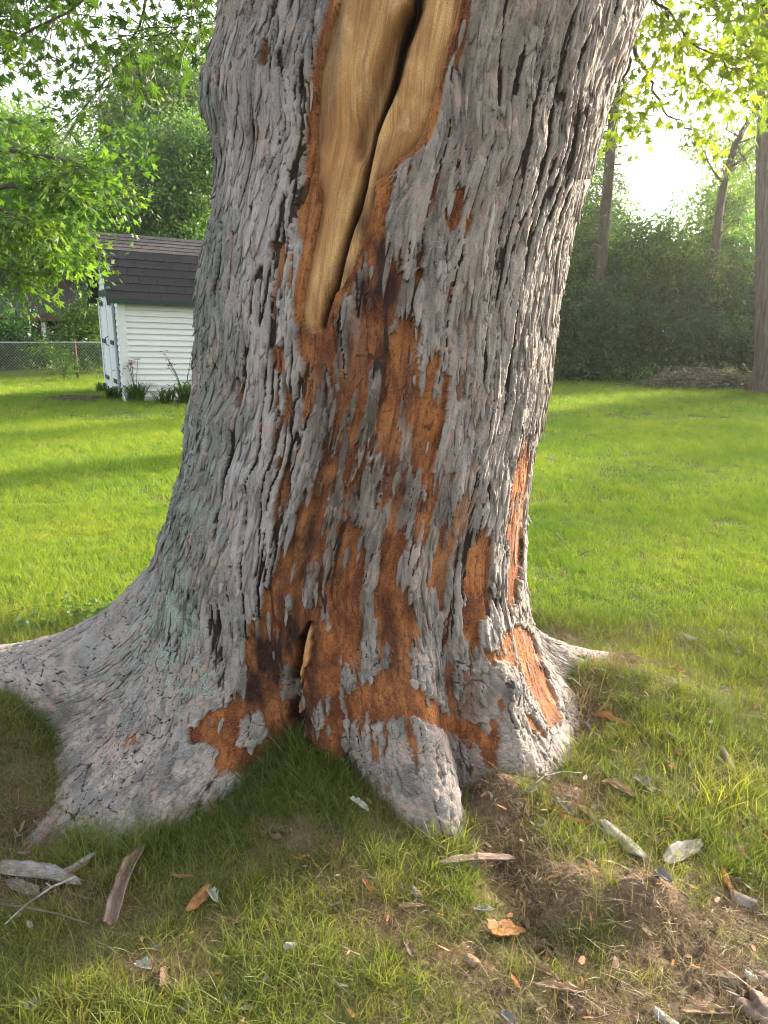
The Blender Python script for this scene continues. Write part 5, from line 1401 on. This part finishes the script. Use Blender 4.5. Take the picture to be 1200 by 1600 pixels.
for i, (lb_, px, py, Y, n, s_, rad) in enumerate((('bluish grey wilted leaves standing at the left end of the brush pile', 1045, 585, 16.2, 16, .75, .28), ('rounded tangle of greyish twigs beside the right hand trunk', 1145, 585, 15.9, 46, .5, .34))):
    p = P(px, py, Y); t = empty('dead_shrub', (p.x, Y, 0)); tag(t, lb_, 'shrub')
    mb = MB(); q_ = []
    for k_ in range(n*2):
        a = r.uniform(0, 2*PI); e_ = r.uniform(.2, 1.4); d = Vector((math.cos(a)*math.cos(e_), math.sin(a)*math.cos(e_), math.sin(e_)*1.2))*rad*r.uniform(.7, 1.15)
        mb.tube([(0, 0, 0), d*.5+Vector((0, 0, .08)), d], [.008, .005, .002], 3, False); q_.append(tuple(d))
    mb.build('twigs', M['branch'], t, True)['kind'] = 'stuff'
    spray_scatter('leaves', np.array(q_), SG['grey'], t, s_, None, .8)
for i, (px, py, Y, h_) in enumerate(((952, 602, 17.3, .5), (1003, 606, 16.6, .45), (1103, 575, 16.2, .35))):
    p = P(px, py, Y)
    t = empty('weed', (p.x, Y, float(ground_z(p.x, Y)))); tag(t, ('small upright weed at the foot of the dark thicket', 'bushy green weed at the left tip of the brush pile', 'single stalk with a pale seed head above the brush pile')[i], 'weed')
    hanging(None, [(0, 0, 0), (.02, 0, h_*.5), (0, .02, h_)], .008, 12 if i < 2 else 3, .16, 'green' if i < 2 else 'grey', 300+i, t, dens=2, name='stem', size=.35)

# distant tree line closing the horizon
def tree_line():
    bl = []
    r = random.Random(3)
    for i in range(70):
        a = math.radians(-62+i*1.85); D = r.uniform(46, 62)
        if 14 < math.degrees(a) < 23: hh = r.uniform(2.2, 3.0)
        else: hh = r.uniform(3.2, 5.5)
        bl.append((math.sin(a)*D, math.cos(a)*D, hh*.7, 3.0, 2.5, hh*.8))
    o = spray_scatter('distant_wood', blob_points(bl, 7, 77, .75), SG['green'], None, 2.6)
    tag(o, 'far line of woodland closing the view behind the gardens', 'woodland', kind='stuff')
tree_line()
# trees out of the frame on the right, whose shade falls in bands over the lawn
for i, (x, y, h_, rr) in enumerate(((13.5, 14.0, 6, 2.0), (17, 8.0, 7, 2.3), (15.5, 19.5, 6, 2.4))):
    tree(('round tree outside the frame on the right', 'broad tree well outside the frame on the right', 'tree outside the frame behind the right hand trunk')[i], x, y, h_, .2,
         [(x, y, h_*.62, rr, rr, rr*.8), (x+rr*.6, y+.5, h_*.5, rr*.7, rr*.7, rr*.6), (x-rr*.6, y-.4, h_*.5, rr*.7, rr*.7, rr*.5)], 'hedge', 9, 1.1, 'leafy_tree', seed=70+i)

# ------------------------------------------------------------------ grass
def tuft(name, n, L, w_, mat, seed, spread=.03, lean=.5, flat=0.0):
    r = random.Random(seed); vs, fs = [], []
    for i in range(n):
        a = r.uniform(0, 2*PI); bx, by = r.gauss(0, spread), r.gauss(0, spread); l = L*r.uniform(.45, 1.2); ld = abs(r.gauss(lean, .35)); ww = w_*r.uniform(.6, 1.2)
        ca, sa = math.cos(a), math.sin(a); wa = r.uniform(0, PI); wx, wy = math.cos(wa)*ww/2, math.sin(wa)*ww/2
        b = len(vs); nseg = 4; crv = r.uniform(.2, 1.2)
        for q in range(nseg+1):
            t = q/nseg; ang = ld+crv*t; 
            if q == 0: px_, pz_ = 0, 0
            else: px_ += math.sin(min(ang, 1.9))*l/nseg; pz_ += math.cos(min(ang, 1.9))*l/nseg
            pz2 = max(pz_*(1-flat), .002+.003*(i % 3)) if q else 0
            k_ = (1, .95, .8, .55, .06)[q]
            vs += [(bx+ca*px_-wx*k_, by+sa*px_-wy*k_, pz2), (bx+ca*px_+wx*k_, by+sa*px_+wy*k_, pz2)]
        fs += [(b+2*q, b+2*q+1, b+2*q+3, b+2*q+2) for q in range(nseg)]
    me = np_mesh(name, np.array(vs, float), np.array(fs, int), mat, smooth=True)
    return bpy.data.objects.new(name, me)
tg = [tuft('grass_tuft_%s' % c_, n, L, w_, M['grass'], i, s_, ln) for i, (c_, n, L, w_, s_, ln) in enumerate((('a', 16, .075, .0026, .018, .35), ('b', 12, .095, .0028, .014, .3), ('c', 20, .055, .0022, .024, .6), ('d', 9, .12, .003, .012, .45)))]
GG = scatter_group('lawn_near', src_collection('tufts_near', tg))
ts = [tuft('straw_tuft_%s' % c_, n, L, w_, M['straw'], 20+i, s_, ln, fl) for i, (c_, n, L, w_, s_, ln, fl) in enumerate((('a', 12, .08, .0016, .03, 1.1, .6), ('b', 9, .11, .0015, .03, 1.3, .8), ('c', 14, .06, .0018, .03, .7, .3), ('d', 7, .13, .0014, .015, .45, 0)))]
GS = scatter_group('straw_near', src_collection('tufts_straw', ts))
tf = [tuft('lawn_tuft_%s' % c_, n, L, w_, M['grass_far'], 40+i, s_, ln) for i, (c_, n, L, w_, s_, ln) in enumerate((('a', 26, .075, .0045, .06, .35), ('b', 24, .09, .005, .06, .3), ('c', 30, .06, .0045, .07, .5), ('d', 18, .10, .005, .05, .4)))]
GF = scatter_group('lawn_far', src_collection('tufts_far', tf))

def inside_trunk(x, y, pad=0.0):
    th = np.arctan2(y-CY0, x-CX[1]); th = np.where(th < 0, th+2*PI, th)
    z = ground_z(x, y)
    F, K = flare(th)
    r_ = base_r(th, np.maximum(z, 0.0))
    return np.hypot(x-CX[1], y-CY0) < r_+pad

def cand(n, x0, x1, y0, y1):
    x = rng.uniform(x0, x1, n); y = rng.uniform(y0, y1, n)
    px, py = project(x, y, np.zeros(n)+.03)
    k_ = (px > -480) & (px < 1680) & (py < 1760) & ~inside_trunk(x, y, -.01)
    return x[k_], y[k_]
def rots(n, tilt=.15): 
    q = np.zeros((n, 3)); q[:, 2] = rng.uniform(0, 2*PI, n); q[:, 0] = rng.normal(0, tilt, n); q[:, 1] = rng.normal(0, tilt, n); return q
# near green grass
x, y = cand(58000, -2.9, 3.0, 1.02, 3.7)
b_ = bareness(x, y); dn = .62+.9*fbm(x*3.1, y*3.1, 3, 140)
k_ = (rng.random(len(x)) < np.clip(dn, .12, 1)*np.clip(1.15-1.45*b_, 0.07, 1)); x, y = x[k_], y[k_]; b_ = b_[k_]
hh = .66+.35*fbm(x*2.2, y*2.2, 3, 141)
mound = np.exp(-((x+.27)/.2)**2-((y-2.15)/.22)**2)+np.exp(-((x+1.4)/.25)**2-((y-2.42)/.2)**2)+.5*np.exp(-((x-1.1)/.3)**2-((y-2.3)/.25)**2)
hh = hh*(1-.35*b_)+.25*mound
foot = inside_trunk(x, y, .09)
hh = hh+np.where(foot, .35*rng.random(len(x)), 0)
scatter('grass', np.stack([x, y, ground_z(x, y)-.004], 1), rots(len(x)), hh, rng.integers(0, 4, len(x)), GG)
print('near tufts', len(x))
x, y = cand(55000, -2.9, 3.0, 1.02, 3.7); b_ = bareness(x, y)
k_ = rng.random(len(x)) < np.clip(.30+.75*b_-.25*fbm(x*3.1, y*3.1, 3, 140)*2, 0.05, .85)*np.where(b_ > .85, .8, 1); x, y = x[k_], y[k_]
o = scatter('dry_grass', np.stack([x, y, ground_z(x, y)-.002], 1), rots(len(x), .2), .6+.5*rng.random(len(x)), rng.integers(0, 4, len(x)), GS)
# lawn beyond
parts_ = []
for (n, x0, x1, y0, y1, s0) in ((30000, -4.3, 4.6, 3.5, 6.0, .75), (44000, -8.5, 8.5, 5.8, 11.0, .95), (42000, -15.5, 15.5, 10.5, 20.5, 1.3), (16000, -20, 16, 18.5, 30, 1.6)):
    x, y = cand(n, x0, x1, y0, y1)
    k_ = rng.random(len(x)) < .8+.5*fbm(x*1.3, y*1.3, 2, 150); x, y = x[k_], y[k_]
    s_ = s0*(.75+.3*fbm(x*.8, y*.8, 3, 151)+.1*rng.random(len(x)))
    parts_.append((np.stack([x, y, ground_z(x, y)-.004], 1), s_))
pp = np.concatenate([q[0] for q in parts_]); ss = np.concatenate([q[1] for q in parts_])
sc3 = np.stack([ss, ss, np.minimum(ss, .95)], 1)
o = scatter('lawn_grass', pp, rots(len(pp), .1), sc3, rng.integers(0, 4, len(pp)), GF)
# a taller tuft of reddish dry grass right of the trunk
for i, (px, py, n, lb_) in enumerate(((905, 1110, 46, 'brownish tuft of tall grass against the right foot of the trunk'), (965, 1070, 30, 'low brown and green grass tuft beside the fallen strip at right'), (1130, 1240, 40, 'lush bright green grass tuft among the bark litter at right'), (470, 1190, 40, 'dark green grass tuft growing in the hollow between the roots'), (420, 1210, 30, 'grass tuft leaning on the left front root'), (1090, 1290, 26, 'bright green tuft left of the orange chip at the right edge'))):
    g = G(px, py, .04); t = tuft('grass_clump', n*2, .15, .0028, M['grass'] if i > 1 else M['straw'], 80+i, .045, .3)
    link(t); t.location = (g.x, g.y, float(ground_z(g.x, g.y))-.004); tag(t, lb_, 'grass clump')
g = G(135, 965, .05)
mb_ = [(g.x+rng.normal(0, .16), g.y+rng.normal(0, .05)+.12, .045+rng.random()*.03) for _ in range(22)]
vw = empty('ground_ivy', (g.x, g.y+.1, 0)); tag(vw, 'low dark weeds growing along the back of the left root', 'weed')
spray_scatter('leaves', np.array(mb_)-np.array([g.x, g.y+.1, 0]), SG['green'], vw, .28, None, .5)

# ------------------------------------------------------------------ soil crumbs
r = np.random.default_rng(4)
vs, fs = [], []; cnt = 0
x, y = cand(9000, -1.5, 1.6, 1.1, 3.2); b_ = bareness(x, y); k_ = (rng.random(len(x)) < np.clip((b_-.35)*1.4, 0, 1)); x, y = x[k_], y[k_]
for xx, yy, zz in zip(x, y, ground_z(x, y)):
    s_ = abs(r.normal(0, .006))+.003; d = r.normal(size=(6, 3))*.25+np.array([(1, 0, 0), (-1, 0, 0), (0, 1, 0), (0, -1, 0), (0, 0, .8), (0, 0, -.8)])
    vs.append(d*s_+np.array([xx, yy, zz+s_*.3+.004])); fs.append(np.array([(0, 2, 4), (2, 1, 4), (1, 3, 4), (3, 0, 4), (2, 0, 5), (1, 2, 5), (3, 1, 5), (0, 3, 5)])+6*cnt); cnt += 1
if cnt:
    o = link(bpy.data.objects.new('soil_crumbs', np_mesh('soil_crumbs', np.concatenate(vs), np.concatenate(fs), M['clod'], False))); tag(o, kind='stuff')

# ------------------------------------------------------------------ fallen bark, leaves, sticks: each a thing
def bark(label, p0, p1, wpx, mat, curl=.5, rag=.25, lift=.035, seed=0, name='bark_strip', cat='bark', bend=0.0, thick=.004, taper=(.5, .35), tilt=0.0):
    a = G(p0[0], p0[1], lift); b = G(p1[0], p1[1], lift)
    lift *= .55; c_ = (a+b)/2; d = b-a; L = d.length; ang = math.atan2(d.y, d.x)
    depth = c_.y*math.cos(PITCH)+(CAMH)*math.sin(PITCH); W = wpx/1200.0*depth*(.85+.2*abs(math.cos(ang)))
    nu, nv = 30, 9
    r_ = np.random.default_rng(seed+900)
    t = np.linspace(0, 1, nu)[:, None]; s_ = np.linspace(-1, 1, nv)[None, :]
    prof = np.minimum(1, taper[0]+(1-taper[0])*np.minimum(1, t/.25))*np.minimum(1, taper[1]+(1-taper[1])*np.minimum(1, (1-t)/.3))
    el = 1+rag*fbm(t*4+seed*3.7, s_*0+np.sign(s_)*5, 2, seed)*1.2
    er = 1+rag*.4*fbm(t*14+seed, np.sign(s_)*9+0*t, 2, seed+2)
    w2 = W/2*prof*el*er
    endj = fbm(s_*2.2+seed, t*0+seed, 3, seed+5)*.08*L
    x_ = (t-.5)*L+endj*(np.abs(t-.5)*2)**3
    yy = s_*w2+bend*L*(t-.5)**2+.02*L*fbm(t*2.5+seed, 0*s_, 2, seed+7)
    z_ = (curl if seed % 3 else -curl)*(s_*w2)**2/(W/2+1e-6)*1.2 + .004*fbm(t*6+seed, s_*2, 3, seed+3)+.02*L*fbm(t*2+seed, s_*.6, 2, seed+4)
    x_ = np.broadcast_to(x_, (nu, nv)); z_ = np.broadcast_to(z_, (nu, nv)); yy = np.broadcast_to(yy, (nu, nv))
    topv = np.stack([x_, yy, z_], -1).reshape(-1, 3); bot = topv-np.array([0, 0, thick])
    v = np.concatenate([topv, bot]); n = nu*nv
    i = np.arange(n).reshape(nu, nv)
    q = np.stack([i[:-1, :-1], i[1:, :-1], i[1:, 1:], i[:-1, 1:]], -1).reshape(-1, 4)
    f = [q, q[:, ::-1]+n]
    loop = np.concatenate([i[:, 0], i[-1, 1:], i[::-1, -1][1:], i[0, ::-1][1:-1]]); nx_ = np.roll(loop, -1)
    f.append(np.stack([loop, loop+n, nx_+n, nx_], 1))
    me = np_mesh(name, v, np.concatenate(f), M[mat], True)
    o = link(bpy.data.objects.new(name, me)); o.location = (c_.x, c_.y, float(ground_z(c_.x, c_.y))+lift*.75); 
    g0 = float(ground_z(a.x, a.y)); g1 = float(ground_z(b.x, b.y)); o.rotation_euler = Matrix.Rotation(ang, 3, 'Z').__matmul__(Matrix.Rotation(-math.atan2(g1-g0, L), 3, 'Y')).__matmul__(Matrix.Rotation(tilt, 3, 'X')).to_euler()
    tag(o, label, cat)
    return o
def stick(label, pix, rad, mat='branch', lift=.04, name='stick'):
    pts = [G(px, py, lift) for px, py in pix]; c_ = pts[0].copy()
    pts = [Vector((p.x-c_.x, p.y-c_.y, float(ground_z(p.x, p.y))+lift*.8)) for p in pts]
    mb = MB(); n = len(pts); mb.tube(pts, [rad*(1-.5*i/(n-1)) for i in range(n)], 6)
    if n > 2:
        d = (pts[2]-pts[1]).normalized(); mb.tube([pts[1], pts[1]+Vector((d.y, -d.x, .3))*.02], [rad*.8, rad*.4], 5)
    o = mb.build(name, M[mat], None, True); o.location = (c_.x, c_.y, 0); tag(o, label, 'stick')
bark('long pale grey bark slab at the left edge below the root tip', (-10, 1346), (124, 1362), 24, 'bp_white', .7, .3, .05, 1, taper=(1, .3))
bark('pale grey bark fragment tucked under the long slab', (12, 1366), (58, 1384), 26, 'bp_white', .3, .4, .03, 2)
bark('narrow pale strip with orange underside at the tip of the left root', (92, 1352), (146, 1326), 13, 'bp_white', .5, .3, .05, 3)
bark('short orange strip below the narrow pale strip at the left root tip', (100, 1362), (140, 1340), 9, 'bp_orange', .3, .3, .035, 4)
bark('long curled brown and grey bark strip lying in grass below the left root', (216, 1314), (166, 1436), 26, 'bp_pink', 1.1, .2, .06, 5, bend=.12, taper=(.5, .8))
bark('flat orange bark chip in the grass left of centre', (326, 1374), (290, 1414), 20, 'bp_orange', .3, .4, .05, 6)
bark('slim orange bark sliver on soil beside the left root', (32, 1328), (56, 1302), 8, 'bp_orange', .3, .3, .03, 7)
bark('pale bark strip leaning at the tip of the front root', (688, 1340), (806, 1312), 15, 'bp_pink', .5, .25, .055, 8, taper=(.3, .8))
bark('pale grey pointed bark blade in the grass at right', (943, 1272), (1016, 1336), 24, 'bp_white', .25, .15, .055, 9, taper=(.5, .2), thick=.006)
bark('orange tan bark shard lying over the small hollow', (763, 1438), (824, 1424), 28, 'bp_orange', .2, .55, .05, 10, taper=(.9, .15))
bark('grey brown bark shard propped in the hollow', (812, 1462), (864, 1438), 24, 'bp_brown', .6, .4, .03, 11, tilt=-.5)
bark('small oval tan bark chip in grass below the front root', (730, 1480), (750, 1492), 18, 'bp_tan', .6, .2, .05, 12)
bark('thin pale strip above the layered bark near the bottom', (824, 1492), (868, 1516), 11, 'bp_tan', .5, .3, .04, 13)
bark('upper strip of layered brown bark near the bottom centre', (840, 1526), (910, 1536), 14, 'bp_tan', .6, .3, .05, 14, taper=(.2, .4))
bark('lower strip of layered brown bark near the bottom centre', (864, 1536), (914, 1546), 12, 'bp_brown', .6, .3, .035, 15)
bark('rounded brown bark scrap under the layered strips', (884, 1550), (908, 1580), 26, 'bp_brown', .4, .3, .025, 16)
bark('small grey bark chip at the bottom edge right of centre', (784, 1568), (808, 1590), 16, 'bp_grey', .5, .3, .05, 17)
bark('grey pointed bark chip at the bottom edge', (1024, 1566), (1072, 1600), 18, 'bp_white', .4, .3, .04, 18)
bark('pale tan wavy bark strip at the lower right', (1064, 1568), (1142, 1570), 15, 'bp_tan', .5, .35, .04, 19)
bark('broad pale grey bark piece in grass at right', (1040, 1338), (1098, 1306), 26, 'bp_white', .3, .3, .05, 20, tilt=.2)
bark('tan bark chip right of the broad pale piece', (1134, 1318), (1170, 1308), 15, 'bp_tan', .5, .5, .05, 21)
bark('tan curled bark piece in the grass beside the right root', (944, 1212), (992, 1236), 22, 'bp_tan', .7, .45, .055, 22)
bark('dark grey bark piece touching the tan curled piece at right', (990, 1204), (1026, 1228), 22, 'bp_grey', .5, .35, .055, 23)
bark('thin tan bark strip standing in the grass near the right edge', (1130, 1155), (1152, 1196), 12, 'bp_pink', .5, .3, .06, 24)
bark('long weathered bark strip lying on dry grass beyond the right root', (948, 1030), (1046, 1052), 15, 'bp_tan', .5, .3, .05, 25)
bark('second weathered strip under the long one beyond the right root', (970, 1044), (1040, 1060), 8, 'bp_brown', .5, .3, .035, 26)
bark('grey knobbly bark lump near the right edge', (1142, 1385), (1184, 1402), 30, 'bp_grey', .6, .5, .04, 27)
bark('grey narrow bark sliver at the foot of the right root', (868, 1244), (896, 1270), 10, 'bp_grey', .3, .2, .04, 28)
bark('tan narrow bark sliver right of the grey sliver at the root foot', (904, 1254), (934, 1278), 10, 'bp_tan', .5, .2, .045, 29)
bark('broken orange bark rubble at the foot of the right root', (876, 1272), (928, 1284), 16, 'bp_orange', .5, .5, .03, 30)
bark('second piece of orange rubble nearer the right root', (846, 1262), (880, 1272), 14, 'bp_orange', .5, .5, .02, 31)
bark('pale bark chip beside the left root crest', (-5, 1046), (28, 1040), 14, 'bp_white', .3, .3, .06, 32)
bark('orange and grey bark stub at the bottom edge left of centre', (264, 1604), (286, 1580), 20, 'bp_orange', .8, .3, .06, 33)
bark('tan bark sliver in grass right of the front root', (740, 1410), (772, 1406), 9, 'bp_grey', .4, .3, .05, 34)
bark('small tan bark sliver below the front root tip', (624, 1406), (664, 1404), 7, 'bp_tan', .4, .3, .05, 35)
bark('tiny grey bark scrap left of the sliver below the front root', (644, 1376), (658, 1392), 12, 'bp_grey', .4, .3, .05, 36)
bark('brown bark fragment half buried in grass at bottom centre', (632, 1460), (650, 1490), 14, 'bp_brown', .4, .3, .04, 37)
bark('small pale chip in the lawn right of the trunk', (852, 712), (868, 716), 8, 'bp_white', .3, .3, .05, 38)
bark('orange chip standing near the right edge', (1130, 1345), (1142, 1378), 11, 'bp_orange', .4, .3, .05, 39)
bark('grey chip in dry grass right of the hollow', (1022, 1380), (1044, 1402), 18, 'bp_grey', .5, .4, .045, 40)
bark('reddish bark scraps on dry grass right of the trunk', (930, 1124), (984, 1138), 12, 'bp_orange', .5, .6, .03, 41)
bark('little orange sliver in grass centre left', (268, 1360), (302, 1362), 6, 'bp_orange', .4, .3, .05, 42)
bark('grey splinter in the grass far right', (1134, 985), (1160, 1010), 7, 'bp_grey', .4, .3, .06, 43)
bark('thin orange sliver under the grass right of centre', (566, 1364), (582, 1384), 6, 'bp_orange', .4, .3, .06, 44)
bark('brown curled leaf at the bottom edge centre', (362, 1596), (380, 1574), 9, 'leaf_litter', .7, .6, .06, 45, name='dead_leaf', cat='leaf', thick=.0012)
bark('pale crumpled leaf right of the orange chip', (326, 1380), (338, 1398), 12, 'leaf_pale', .7, .8, .06, 46, name='dead_leaf', cat='leaf', thick=.0012)
bark('white crumpled leaf scrap in grass at lower left', (210, 1490), (232, 1500), 16, 'leaf_pale', .7, .8, .06, 47, name='dead_leaf', cat='leaf', thick=.0012)
bark('pale crumpled leaf in grass at bottom centre', (442, 1462), (464, 1460), 14, 'leaf_pale', .7, .8, .06, 48, name='dead_leaf', cat='leaf', thick=.0012)
bark('pale green leaf caught between the front roots', (548, 1256), (576, 1268), 12, 'leaf_pale', .6, .3, .10, 49, name='dead_leaf', cat='leaf', thick=.0012)
bark('yellow dead leaf at the end of the weathered strip', (1048, 1046), (1068, 1056), 18, 'leaf_litter', .4, .5, .06, 50, name='dead_leaf', cat='leaf', thick=.0012)
bark('pale leaf scrap in the bright grass at far right', (1072, 980), (1090, 986), 10, 'leaf_pale', .6, .5, .07, 51, name='dead_leaf', cat='leaf', thick=.0012)
bark('small pale leaf lying right of the trunk foot', (1040, 1142), (1064, 1150), 7, 'leaf_pale', .6, .3, .05, 52, name='dead_leaf', cat='leaf', thick=.0012)
bark('grey leaf scrap low in the grass at bottom left', (36, 1550), (52, 1566), 16, 'bp_grey', .6, .6, .05, 53, name='dead_leaf', cat='leaf', thick=.0012)
bark('pale leaf at the right edge near the stone', (1166, 1500), (1186, 1512), 12, 'leaf_pale', .6, .4, .06, 54, name='dead_leaf', cat='leaf', thick=.0012)
stick('pale thin stick running from the bark slab down to the left', [(118, 1368), (80, 1385), (40, 1415), (8, 1445)], .0035, 'bp_white', .055)
stick('dark stick crossing the grass at the left edge', [(-10, 1412), (40, 1420), (90, 1430), (140, 1446)], .004, 'branch', .05)
stick('pale short stick in the grass at bottom centre', [(534, 1479), (546, 1486), (562, 1492)], .0035, 'bp_tan', .055)
stick('thin dark twig lying on the lawn right of the trunk', [(868, 832), (878, 844), (890, 856)], .004, 'branch', .05)
stick('second thin twig on the lawn right of the dark one', [(906, 866), (918, 860), (930, 856)], .003, 'branch', .05)
stick('long thin twig lying at the foot of the right root', [(820, 1252), (850, 1225), (878, 1210), (910, 1210)], .003, 'bp_grey', .05)
# small bark litter, too fine to pick apart
lr = np.random.default_rng(31); lv_, lf_, ln_ = [], [], 0
x, y = cand(2600, -1.5, 1.7, 1.1, 3.2)
dist = np.hypot(x+.1, y-2.75); kp = lr.random(len(x)) < np.clip(1.3-(dist-.7)*.9, .05, 1)*np.clip(.12+bareness(x, y)*.6+.25*(x > .2), 0, 1)
x, y = x[kp], y[kp]
for xx, yy, zz in zip(x, y, ground_z(x, y)):
    L_ = lr.uniform(.008, .038); W_ = L_*lr.uniform(.15, .45); a_ = lr.uniform(0, 6.3); z_ = zz+lr.uniform(.008, .03); ca, sa = math.cos(a_), math.sin(a_)
    tt_ = lr.normal(0, .35, 2)
    q = np.array([(-1, -.3), (-.5, -1), (.5, -.8), (1, 0), (.6, .9), (-.6, 1)])*[L_/2, W_/2]
    up_ = np.stack([q[:, 0]*ca-q[:, 1]*sa+xx, q[:, 0]*sa+q[:, 1]*ca+yy, z_+q[:, 0]*tt_[0]+q[:, 1]*tt_[1]+.003*np.sin(q[:, 0]*90)], 1)
    dn_ = up_-[0, 0, .0022]
    lv_.append(np.concatenate([up_, dn_])); b = ln_
    lf_ += [(b, b+1, b+2, b+3), (b, b+3, b+4, b+5), (b+9, b+8, b+7, b+6), (b+11, b+10, b+9, b+6)]+[(b+i, b+6+i, b+6+(i+1) % 6, b+(i+1) % 6) for i in range(6)]; ln_ += 12
allv = np.concatenate(lv_); allf = np.array(lf_); third = (allf[:, 0]//12) % 3
for q_, mt in enumerate(('bp_grey', 'bp_tan', 'bp_orange')):
    fs_ = allf[third == q_]; us, iv = np.unique(fs_.ravel(), return_inverse=True)
    o = link(bpy.data.objects.new('bark_litter', np_mesh('bark_litter', allv[us], iv.reshape(-1, 4), M[mt], False))); tag(o, kind='stuff')
def stone(label, px, py, sx, sy, sz, seed):
    g = G(px, py, .02); n1, n2 = 26, 16; A, E_ = np.meshgrid(np.linspace(0, 2*PI, n1, endpoint=False), np.linspace(-PI/2, PI/2, n2))
    q = 1+.7*fbm(np.cos(A)*np.cos(E_)*2.2+seed, np.sin(A)*np.cos(E_)*2.2+E_, 4, seed)
    v = np.stack([np.cos(A)*np.cos(E_)*q*sx, np.sin(A)*np.cos(E_)*q*sy, np.sin(E_)*q*sz], -1).reshape(-1, 3)
    i = np.arange((n2-1)*n1).reshape(n2-1, n1); j = np.roll(i, -1, 1)
    me = np_mesh('stone', v, np.stack([i.ravel(), j.ravel(), j.ravel()+n1, i.ravel()+n1], 1), M['stone']); o = link(bpy.data.objects.new('stone', me)); o.location = (g.x, g.y, float(ground_z(g.x, g.y))+sz*.3); tag(o, label, 'stone')
stone('lumpy brown stone in the bottom right corner', 1185, 1570, .04, .034, .022, 3)
stone('smaller pinkish stone left of the corner stone', 1140, 1525, .026, .018, .008, 5)
stone('flat brown lump above the corner stone', 1192, 1522, .022, .018, .008, 8)
# ------------------------------------------------------------------ haze: thin scattering volume added for the glow at right
hm = bpy.data.materials.new('haze'); hm.use_nodes = True; hm.node_tree.nodes.clear()
ho = hm.node_tree.nodes.new('ShaderNodeOutputMaterial'); pv = hm.node_tree.nodes.new('ShaderNodeVolumePrincipled')
pv.inputs['Color'].default_value = (1.0, 0.98, 0.94, 1); pv.inputs['Density'].default_value = 0.0009; pv.inputs['Anisotropy'].default_value = 0.72
hm.node_tree.links.new(pv.outputs[0], ho.inputs['Volume'])
mb = MB(); mb.box(-80, 80, -12, 80, -1.2, 18); o = mb.build('haze', hm); tag(o, kind='stuff')
print('done')
